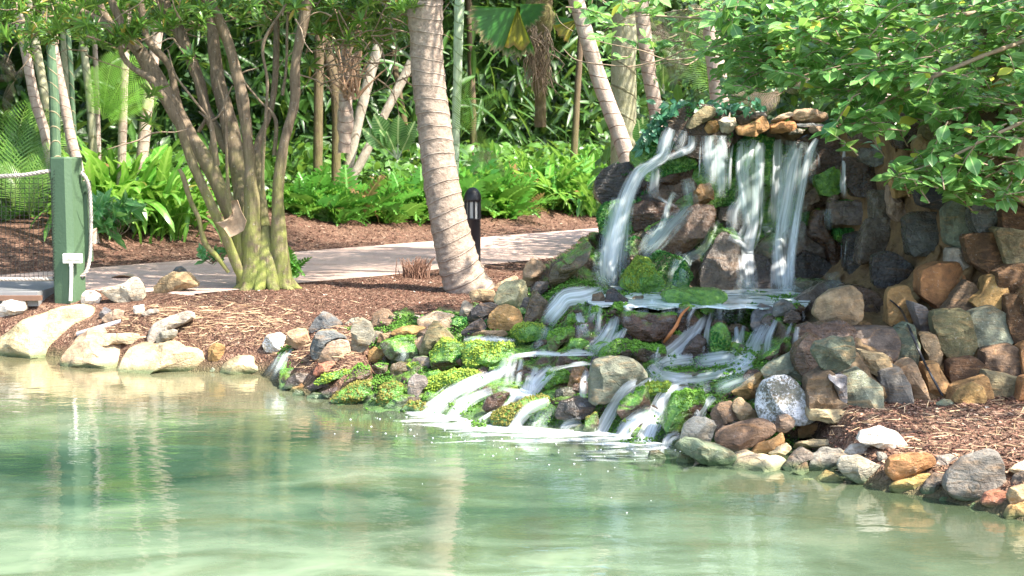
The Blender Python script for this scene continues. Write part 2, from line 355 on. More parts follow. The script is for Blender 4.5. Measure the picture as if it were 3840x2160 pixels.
T_,Q_=np.meshgrid(tt,qq); px=.62*T_-.785*Q_; py=.785*T_+.62*Q_; sd=shore_d(px,py); ed=fbm(np.stack([T_*.9,Q_*0,T_*0],-1),9)*.05
px=px-(-.785)*0; edge=np.where(Q_<10.65,1,0)*ed; px=px-.785*edge; py=py+.62*edge
pz=np.where(sd>1.15,.508,terr(px,py)-.06)
path=tag(mk('path',np.stack([px,py,pz],-1).reshape(-1,3),grid_faces(*px.shape),pathmat()),kind='structure')
# grey slab edge left of the post
V,F=box(-9,P(185,1090,13.6)[0],13.25,14.4,.40,.535); 
tag(mk('pavement',V,F,simple('old_concrete',(.20,.20,.20),.8,9,.25),smooth_=False),kind='structure')
V,F=box(-9,P(185,1090,13.6)[0]+.05,13.19,13.247,.46,.505)
tag(mk('wooden_edging',V,F,simple('brown_timber',(.16,.09,.06),.8,9,.3),smooth_=False),'low brown timber board edging the grey slab left of the green post','edging board')
# pond
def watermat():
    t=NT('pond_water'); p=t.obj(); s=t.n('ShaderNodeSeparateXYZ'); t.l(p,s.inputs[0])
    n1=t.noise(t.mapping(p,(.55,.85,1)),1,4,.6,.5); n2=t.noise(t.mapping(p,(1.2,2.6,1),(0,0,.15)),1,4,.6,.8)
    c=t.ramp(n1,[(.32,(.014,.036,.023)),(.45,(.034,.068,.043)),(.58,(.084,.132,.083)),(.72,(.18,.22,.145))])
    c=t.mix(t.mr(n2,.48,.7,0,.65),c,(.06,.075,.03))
    # reflections painted into the colour: tan on the far side, olive on the right
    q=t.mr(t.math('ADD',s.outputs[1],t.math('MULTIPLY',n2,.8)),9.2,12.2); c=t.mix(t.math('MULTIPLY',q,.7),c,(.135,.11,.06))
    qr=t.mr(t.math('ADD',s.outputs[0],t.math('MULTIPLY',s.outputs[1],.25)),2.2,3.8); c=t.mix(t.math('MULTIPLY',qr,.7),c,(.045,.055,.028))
    pb=t.mr(t.math('ADD',s.outputs[1],t.math('MULTIPLY',n1,1.2)),6.3,7.8,.8,0); pb=t.math('MULTIPLY',pb,t.mr(n2,.30,.60,1,.25)); pb=t.math('MULTIPLY',pb,t.mr(s.outputs[0],.2,2.0,1,.25)); c=t.mix(pb,c,(.31,.39,.25))  # pale near zone: bright reflection plus pond bottom, both put into the colour
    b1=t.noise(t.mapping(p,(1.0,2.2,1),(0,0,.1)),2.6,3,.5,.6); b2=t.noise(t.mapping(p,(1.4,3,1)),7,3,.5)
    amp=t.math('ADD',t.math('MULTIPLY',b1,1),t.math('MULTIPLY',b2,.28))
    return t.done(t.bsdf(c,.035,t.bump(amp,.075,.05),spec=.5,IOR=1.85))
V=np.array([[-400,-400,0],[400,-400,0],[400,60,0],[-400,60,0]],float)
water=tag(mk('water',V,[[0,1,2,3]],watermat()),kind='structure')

# ================= ROCKS =================
_ico={}
def ico(sub):
    if sub==0: return (np.array([[1,0,0],[-1,0,0],[0,1,0],[0,-1,0],[0,0,1],[0,0,-1.]]),np.array([[0,2,4],[2,1,4],[1,3,4],[3,0,4],[2,0,5],[1,2,5],[3,1,5],[0,3,5]]))
    if sub not in _ico:
        import bmesh
        bm=bmesh.new(); bmesh.ops.create_icosphere(bm,subdivisions=sub,radius=1); bm.verts.ensure_lookup_table()
        _ico[sub]=(np.array([v.co[:] for v in bm.verts]),np.array([[v.index for v in f.verts] for f in bm.faces])); bm.free()
    return _ico[sub]
COLS=dict(grey=(.24,.235,.22),blue=(.12,.155,.175),dark=(.055,.055,.058),tan=(.40,.29,.17),cream=(.60,.50,.33),sand=(.52,.42,.26),white=(.78,.75,.68),brown=(.17,.105,.065),
 orange=(.42,.19,.06),ochre=(.42,.25,.08),yellow=(.60,.40,.13),pink=(.38,.28,.21),green=(.135,.185,.13),olive=(.17,.155,.08),red=(.42,.14,.09),purple=(.125,.10,.095),lilac=(.19,.175,.16),
 pale=(.50,.47,.40),umber=(.10,.055,.03),mort=(.30,.19,.09))
MCOL=dict(lime=(.25,.35,.05),gold=(.20,.19,.045),em=(.035,.16,.03),mid=(.11,.26,.03))
GEO=[]      # (verts, tris) for draping water
def outline(pts,n=96):
    c=pts.mean(0); a=np.roll(pts,-1,0); ar=(pts[:,0]*a[:,1]-a[:,0]*pts[:,1]); A=ar.sum()/2
    if abs(A)>1e-8: c=np.array([((pts[:,0]+a[:,0])*ar).sum(),((pts[:,1]+a[:,1])*ar).sum()])/(6*A)
    th=np.linspace(-np.pi,np.pi,n,endpoint=False); R=np.zeros(n); p=pts-c; q=np.roll(p,-1,0)
    for i,t in enumerate(th):
        d=np.array([math.cos(t),math.sin(t)]); best=0
        for s,e in zip(p,q):
            m=np.array([[d[0],-(e-s)[0]],[d[1],-(e-s)[1]]]); det=np.linalg.det(m)
            if abs(det)<1e-12: continue
            r,k=np.linalg.solve(m,s)
            if r>0 and -1e-6<=k<=1+1e-6: best=max(best,r)
        R[i]=best if best>0 else np.abs(p).max()*.5
    R=.25*np.roll(R,1)+.5*R+.25*np.roll(R,-1)
    return c,th,R
_seed=[0]
def rock(crop,xy,col,moss=0,wet=0,label=None,Y=None,dY=0,depth=None,parent=None,name='rock',sub=4,cat='rock',group=None,mcol=None,facets=9,box_=.62,lean=0,rough=1,cover=None,hc=(.52,.78),flat=3):
    _seed[0]+=1; sd=_seed[0]; R_=np.random.RandomState(sd*7+3)
    px=np.array(xy,float).reshape(-1,2); uv=np.array([cv(crop,x,y) for x,y in px])
    uc=uv[:,0].mean(); vb=uv[:,1].max()
    wpx=np.ptp(uv[:,0]); hpx=np.ptp(uv[:,1])
    if Y is None: Y=G(uc,vb-2)+dY
    mpp=Y/FPX; D=depth if depth is not None else .5*(min(wpx,hpx)*.75+.25*max(wpx,hpx))*mpp*1.05
    Yc=Y+D*.35
    W=np.array([P(u,v,Yc) for u,v in uv]); c2,th,R=outline(W[:,[0,2]])
    if facets<=4:
        for _ in range(5): R=.25*np.roll(R,1)+.5*R+.25*np.roll(R,-1)
    V,F=ico(sub); x,y,z=V[:,0],V[:,1],V[:,2]
    m=np.sqrt(x*x+z*z); ang=np.arctan2(z,x); Rt=np.interp(ang,np.r_[th,np.pi],np.r_[R,R[0]])
    q=np.stack([np.cos(ang)*m**box_,np.sign(y)*np.abs(y)**box_,np.sin(ang)*m**box_],-1)
    for k in range(facets):
        n=R_.normal(size=3); n[1]=-abs(n[1])-.45 if k<facets*.75 else abs(n[1])+.5; n/=np.linalg.norm(n); h=R_.uniform(*hc)
        d=q@n; q=q-np.where(d>h,(d-h)*1.0,0)[:,None]*n
    for k in range(flat):
        n=np.array([R_.uniform(-.55,.55),-1,R_.uniform(-.35,.7)]); n/=np.linalg.norm(n); h=R_.uniform(.42,.62); d=q@n; q=q-np.where(d>h,(d-h),0)[:,None]*n
    # keep silhouette: rescale planar part near the rim
    pm=np.sqrt(q[:,0]**2+q[:,2]**2)+1e-6; k=1+(np.maximum(1,(m**box_*.985)/pm)-1)*smooth((.55-np.abs(y))/.35); q[:,0]*=k; q[:,2]*=k
    o=np.stack([q[:,0]*Rt,q[:,1]*D,q[:,2]*Rt],-1); size=R.mean()
    o+=V*(fbm(o/size*1.6+sd*5.3,sd,4)*.05*size*rough)[:,None]
    o+=V*(fbm(o/size*7+sd*2.3,sd+5,2)*.014*size*rough)[:,None]
    if lean: o[:,1]+=o[:,2]*lean
    ctr=np.array([c2[0],Yc,c2[1]])
    mat=WROCK if wet else (SROCK if label and ('heavily speckled' in label or label.startswith('speckled')) else ROCK)
    ob=mk(name,o+(ctr if parent is not None else 0),F,mat,parent)
    ob.data.set_sharp_from_angle(angle=math.radians(24))
    if parent is None: ob.location=ctr; tag(ob,label,cat,group)
    elif label: ob['label']=label
    j=R_.uniform(.9,1.1,3); cc=COLS[col]; cc=tuple(.76*a_+.24*b_ for a_,b_ in zip(cc,(.24,.20,.16))) if col not in('white','dark','umber','cream') else cc; ob.color=(cc[0]*j[0],cc[1]*j[0]*.5+cc[1]*j[1]*.5,cc[2]*j[0],min(1,.95*moss))
    GEO.append((o+ctr,F))
    if cover is None: cover=moss>=.3
    if cover:
        f=F; a=(o+ctr)[f]; nrm=np.cross(a[:,1]-a[:,0],a[:,2]-a[:,0]); ar=np.linalg.norm(nrm,axis=1)/2; nn=nrm/(2*ar[:,None]+1e-12); ce=a.mean(1)
        up=nn[:,2]*.8-nn[:,1]*.35+fbm(ce*6+sd,sd,3)*.9; thr=np.interp(moss,[0,.3,.6,1],[1.6,1.15,.75,.05]); ok=(up>thr)&(nn[:,1]<.35)&(ce[:,2]>-.01)
        if ok.sum()>3:
            idx=np.nonzero(ok)[0]; A=ar[idx].sum(); N=int(min(5200,A/.00011)); pick=R_.choice(idx,N,p=ar[idx]/ar[idx].sum())
            w_=R_.dirichlet((1,1,1),N); pos=(a[pick]*w_[:,:,None]).sum(1); edge=(up[pick]-thr)
            s_=R_.uniform(.0045,.0105,N)*np.clip(.6+edge*1.2,.6,1.25); bv,bf=ico(0)
            jit=bv[None]*(1+R_.uniform(-.3,.3,(N,len(bv),1))); VV=pos[:,None]+nn[pick][:,None]*s_[:,None,None]*R_.uniform(-.6,.7,(N,1,1))+jit*s_[:,None,None]*R_.uniform(.75,1.3,(N,1,3))
            FF=(bf[None]+np.arange(N)[:,None,None]*len(bv)).reshape(-1,3)
            mo=mk('moss',VV.reshape(-1,3),FF,MOSS,None,None,np.repeat(R_.rand(N),len(bv)),smooth_=False)
            mo.parent=ob if parent is None else parent
            if parent is None: mo.location=-ctr
            else: mo.location=-Vector(parent.location)
            mc=MCOL[mcol or ('mid' if not wet else 'mid')]; mo.color=(*mc,1)
            if moss>=.3: mo['kind']='stuff'
    return ob
# cascade body
def sheet(fn,u0,u1,v0,v1,step,mask,amp,mat,name,parent=None,back=.9,fr=4):
    us=np.arange(u0,u1,step); vs_=np.arange(v0,v1,step); U,Vv=np.meshgrid(us,vs_); Yd=fn(U.ravel(),Vv.ravel())
    d=np.stack([(U.ravel()-1920)/FPX,cp+(1080-Vv.ravel())/FPX*sp,-sp+(1080-Vv.ravel())/FPX*cp],-1)
    Pt=CAM+d*(Yd/d[:,1])[:,None]; n=fbm(Pt*fr,31,4)*amp; rd=1-np.abs(fbm(Pt*fr*1.7,37,2)); n=n+(rd-.6)*amp*.8; Pt=Pt+np.stack([0*n,-n,.35*n],-1)
    m=mask(U.ravel(),Vv.ravel()); idx=-np.ones(len(m),int); idx[m]=np.arange(m.sum()); Fg=idx[grid_faces(*U.shape)]; Fg=Fg[(Fg>=0).all(1)]
    Vf=Pt[m]; nV=len(Vf)
    # close it into a solid: a back skin and side walls
    Vb=Vf+np.array([0,back,-.05]); e={}
    for f in Fg:
        for i in range(4):
            a,b=f[i],f[(i+1)%4]; e[(min(a,b),max(a,b))]=None if (min(a,b),max(a,b)) in e else (a,b)
    side=[[b,a,a+nV,b+nV] for k in e.values() if k for a,b in [k]]
    F=np.vstack([Fg,Fg[:,::-1]+nV,np.array(side)])
    o=mk(name,np.vstack([Vf,Vb]),F,mat,parent); GEO.append((Vf,np.vstack([Fg[:,:3],Fg[:,[0,2,3]]]))); return o
cas=empty('rock_cascade',P(2240,1640,9.6)); tag(cas,'mossy stepped rock cascade sloping from the falls pool down into the pond','cascade')
VF=([1040,1267,1580,1834,2236,2520,2900],[1490,1530,1582,1632,1668,1706,1600])
cb=sheet(lambda u,v:CASC(u,np.minimum(v,np.interp(u,*VF)))+.0012*np.maximum(0,v-np.interp(u,*VF)),1040,3014,850,1810,9,lambda u,v:casc_in(u,v)&(v<np.interp(u,[1040,1500,2236,2520,2800,3010],[1680,1740,1780,1800,1780,1660])),.10,WROCK,'bank',cas)
cb.color=(.13,.095,.06,.42)
# moss clumps over the cascade body
Vc,Fc=GEO[-1]; a=Vc[Fc]; nr=np.cross(a[:,1]-a[:,0],a[:,2]-a[:,0]); ar=np.linalg.norm(nr,axis=1)/2; nn=nr/(2*ar[:,None]+1e-12); nn*=np.where(nn[:,1:2]>0,-1,1); ce=a.mean(1)
pu=np.array([proj(c)[0] for c in ce[::1]]) 
wgt=ar*np.clip(fbm(ce*3.1,77,4)*2.2+.25,0,1); N=26000; pick=RS.choice(len(ce),N,p=wgt/wgt.sum()); bv,bf=ico(0); s_=RS.uniform(.005,.012,N)
pos=ce[pick]+RS.uniform(-.02,.02,(N,3)); VV=pos[:,None]+nn[pick][:,None]*s_[:,None,None]*.4+bv[None]*(1+RS.uniform(-.3,.3,(N,len(bv),1)))*s_[:,None,None]
mo=mk('moss',VV.reshape(-1,3),(bf[None]+np.arange(N)[:,None,None]*len(bv)).reshape(-1,3),MOSS,cas,None,np.repeat(RS.rand(N),len(bv)),smooth_=False); mo.color=(.09,.22,.03,1); mo['kind']='stuff'
# stone wall with mortar
def mortarmat():
    t=NT('mortar'); p=t.obj(); n=t.noise(p,6,6,.7); n2=t.noise(p,30,5,.7); c=t.mix(t.mr(n,.3,.7),(.07,.04,.018),(.27,.165,.07)); c=t.mix(t.mr(n2,.4,.7,0,.6),c,(.12,.07,.035))
    s=t.n('ShaderNodeSeparateXYZ'); t.l(p,s.inputs[0]); wetm=t.mr(t.math('ADD',s.outputs[0],t.math('MULTIPLY',n,.4)),2.35,2.75,1,0); c=t.mix(t.math('MULTIPLY',wetm,.85),c,(.05,.04,.025))
    h=t.math('ADD',n,t.math('MULTIPLY',n2,.5)); return t.done(t.bsdf(c,t.mr(n2,.3,.7,.55,.9),t.bump(h,.9,.03),spec=.4))
wall=empty('stone_wall',P(3300,1450,9.4)); tag(wall,'rough mortared stone wall that holds the waterfall and runs on to the right','stone wall')
def wmask(u,v):
    top=np.interp(u,[2240,2330,2420,2490,2560,3100,3350,3900],[980,700,560,500,478,480,430,400])
    bot=np.interp(u,[2240,3040,3060,3100,3400,3440,3900],[1130,1140,1545,1560,1560,1520,1520])
    return (v>top)&(v<bot)
sheet(lambda u,v:WALL(u,v)+.05,2240,3960,400,1560,10,wmask,.085,mortarmat(),'mortar',wall,1.3,5)
def ws(crop,xy,col,moss=0,wet=0,label=None,depth=.15,dY=-.09,**k):
    uv=np.array([cv(crop,x,y) for x,y in np.array(xy,float).reshape(-1,2)]); c=uv.mean(0); q_=np.array(xy,float).reshape(-1,2); xy=(q_.mean(0)+(q_-q_.mean(0))*1.24).ravel()
    return rock(crop,xy,col,moss,wet,label,Y=float(WALL(c[0],c[1])[0])+dY,depth=depth,parent=wall,name='stone',sub=4,box_=.28,facets=6,hc=(.82,1.05),**k)
TR=[('J',[295,470,330,400,440,395,480,460,470,560,380,600,275,610],'grey',0,1),
('J',[370,610,450,590,540,650,580,760,560,830,480,760,370,740],'dark',0,1),
('J',[540,400,600,370,730,370,745,440,735,575,620,575,560,565,540,480],'blue',0,1,'dark blue-green wet stone'),
('J',[750,350,820,270,845,330,845,500,810,525,760,500],'green',0,0),
('J',[600,215,700,180,800,220,800,290,720,325,620,300],'dark',0,0),
('J',[905,320,1040,310,1050,400,1010,480,930,480,900,400],'blue',0,1),
('J',[860,500,1000,480,1060,560,1075,670,1000,690,900,620],'umber',0,0),
('J',[620,690,700,655,800,655,875,830,840,870,720,900,690,850,620,790],'orange',0,0,'rust-streaked brown stone'),
('J',[700,930,850,920,900,1080,880,1150,790,1180,730,1100,700,1000],'olive',0,0),
('J',[900,920,1000,890,1080,930,1090,1040,1010,1120,930,1080,905,1000],'green',0,0,'grey-green stone lit by the sun'),
('J',[775,560,860,560,860,640,800,660,765,620],'pale',0,0),
('J',[890,830,950,790,970,730,1040,700,1075,830,1060,880,950,880],'ochre',0,0),
('J',[1030,690,1110,650,1183,650,1190,790,1100,800,1040,750],'umber',0,0),
('J',[1090,830,1180,830,1190,1050,1110,1050,1080,950],'umber',0,0),
('J',[980,1130,1110,1110,1190,1150,1190,1300,1100,1310,990,1260],'brown',0,0),
('J',[1060,310,1190,330,1190,430,1070,430],'umber',0,0),
('J',[1030,450,1190,470,1190,620,1090,620],'olive',0,0),
('J',[620,1040,680,1040,715,1130,700,1220,650,1180],'tan',0,0),
('J',[640,1210,700,1200,760,1330,730,1370,650,1330],'ochre',0,0),
('J',[450,1040,530,980,570,1080,555,1200,480,1190,450,1120],'green',0,0),
('J',[440,800,520,780,620,930,600,990,520,1000,440,960],'ochre',0,0),
('J',[560,860,620,880,680,980,660,1040,610,990],'grey',0,0),
('J',[790,1190,900,1170,970,1230,960,1320,820,1330,780,1260],'umber',0,0),
('J',[470,70,540,60,600,110,560,160,480,130],'green',0,0),
('J',[280,0,400,0,410,60,340,90,280,60],'blue',0,1),
('J',[210,60,330,80,380,120,400,200,340,250,240,240,205,160],'umber',0,1),
('J',[340,240,450,250,470,320,400,390,350,380],'grey',0,1),
('J',[120,300,330,300,330,390,230,410,130,400],'lilac',0,1),
('J',[450,160,560,170,570,230,470,260],'ochre',0,0),
('J',[440,200,520,340,480,390,440,350],'pink',0,0),
('J',[200,500,280,480,290,640,240,720,200,660],'dark',.1,1),
('J',[30,70,170,60,175,190,130,250,60,240,35,180],'dark',.9,1),
('J',[140,460,220,450,230,500,180,530,140,500],'dark',.8,1),
('J',[165,300,225,290,230,350,190,370,160,340],'dark',.8,1),
('J',[130,1020,300,1000,430,1000,455,1060,440,1140,300,1120,270,1060,150,1050],'purple',0,0,'flat purple-grey stone'),
('J',[0,1290,80,1240,130,1330,190,1440,100,1449,0,1440],'brown',0,0),
('J',[95,1240,180,1260,190,1400,150,1360],'blue',0,0),
('J',[185,1260,270,1235,380,1320,385,1430,210,1430],'green',0,0,'large blue-green slab in the low wall'),
('J',[385,1240,480,1220,520,1300,520,1410,400,1410],'grey',0,0),
('J',[490,1230,570,1190,625,1320,625,1400,530,1385],'tan',0,0),
('J',[280,1130,410,1150,440,1230,390,1260,300,1210],'tan',0,0),
('J',[0,1440,190,1440,200,1480,100,1500,0,1490],'sand',0,0)]
occ=[]
for t_ in TR:
    lab=t_[5] if len(t_)>5 else None; low=(t_[1][1]>1180 and t_[1][0]<620) or t_[2] in('purple',)
    ws(t_[0],t_[1],t_[2],t_[3],t_[4],lab,depth=.20 if low else .15,mcol='em')
    occ.append(np.array([cv(t_[0],x,y) for x,y in np.array(t_[1],float).reshape(-1,2)]))
# filler stones by clipping cells
def cell(i,S,rad):
    c=S[i]; poly=[c+rad*np.array([math.cos(a),math.sin(a)])*[1,.8] for a in np.linspace(0,2*math.pi,16,endpoint=False)]
    for j in np.argsort(((S-c)**2).sum(1))[1:10]:
        m=(c+S[j])/2; n=S[j]-c; out=[]
        for k in range(len(poly)):
            a_,b_=poly[k],poly[(k+1)%len(poly)]; da,db=(a_-m)@n,(b_-m)@n
            if da<=0: out.append(a_)
            if (da<0)!=(db<0): out.append(a_+(b_-a_)*da/(da-db))
        poly=out
        if len(poly)<3: return None
    return np.array(poly)
def inpoly(p,poly):
    x,y=p; r=False; n=len(poly)
    for i in range(n):
        a_,b_=poly[i],poly[i-1]
        if (a_[1]>y)!=(b_[1]>y) and x<(b_[0]-a_[0])*(y-a_[1])/(b_[1]-a_[1])+a_[0]: r=not r
    return r
S=[]; kind=[]
for o in occ:
    S.append(o.mean(0)); kind.append(1)
rr=random.Random(5)
for yy in range(470,1540,112):
    for xx in range(2330,3960,138):
        p=np.array([xx+rr.uniform(-38,38)+(yy//98%2)*59,yy+rr.uniform(-26,26)])
        if not wmask(p[0],p[1]): continue
        if p[0]<3040 and p[1]>1040: continue
        if any(inpoly(p,o) for o in occ) or min(np.hypot(*(p-s)) for s,k in zip(S,kind) if True)<80: continue
        S.append(p); kind.append(0)
S=np.array(S)
for i,k in enumerate(kind):
    if k: continue
    pl=cell(i,S,110)
    if pl is None or len(pl)<4: continue
    pl=S[i]+(pl-S[i])*.96; behind=S[i][0]<3060
    col=rr.choice(['dark','umber','dark','brown','olive'] if behind else (['dark','umber','lilac','brown'] if S[i][0]<3260 else ['umber','brown','ochre','olive','tan','olive','ochre','orange','tan']))
    ws('S',pl.ravel(),col,rr.choice([0,.35,.7,.9]) if behind else 0,1 if S[i][0]<3260 or rr.random()<.45 else 0,dY=-.06,depth=.13,mcol='em' if behind else None)
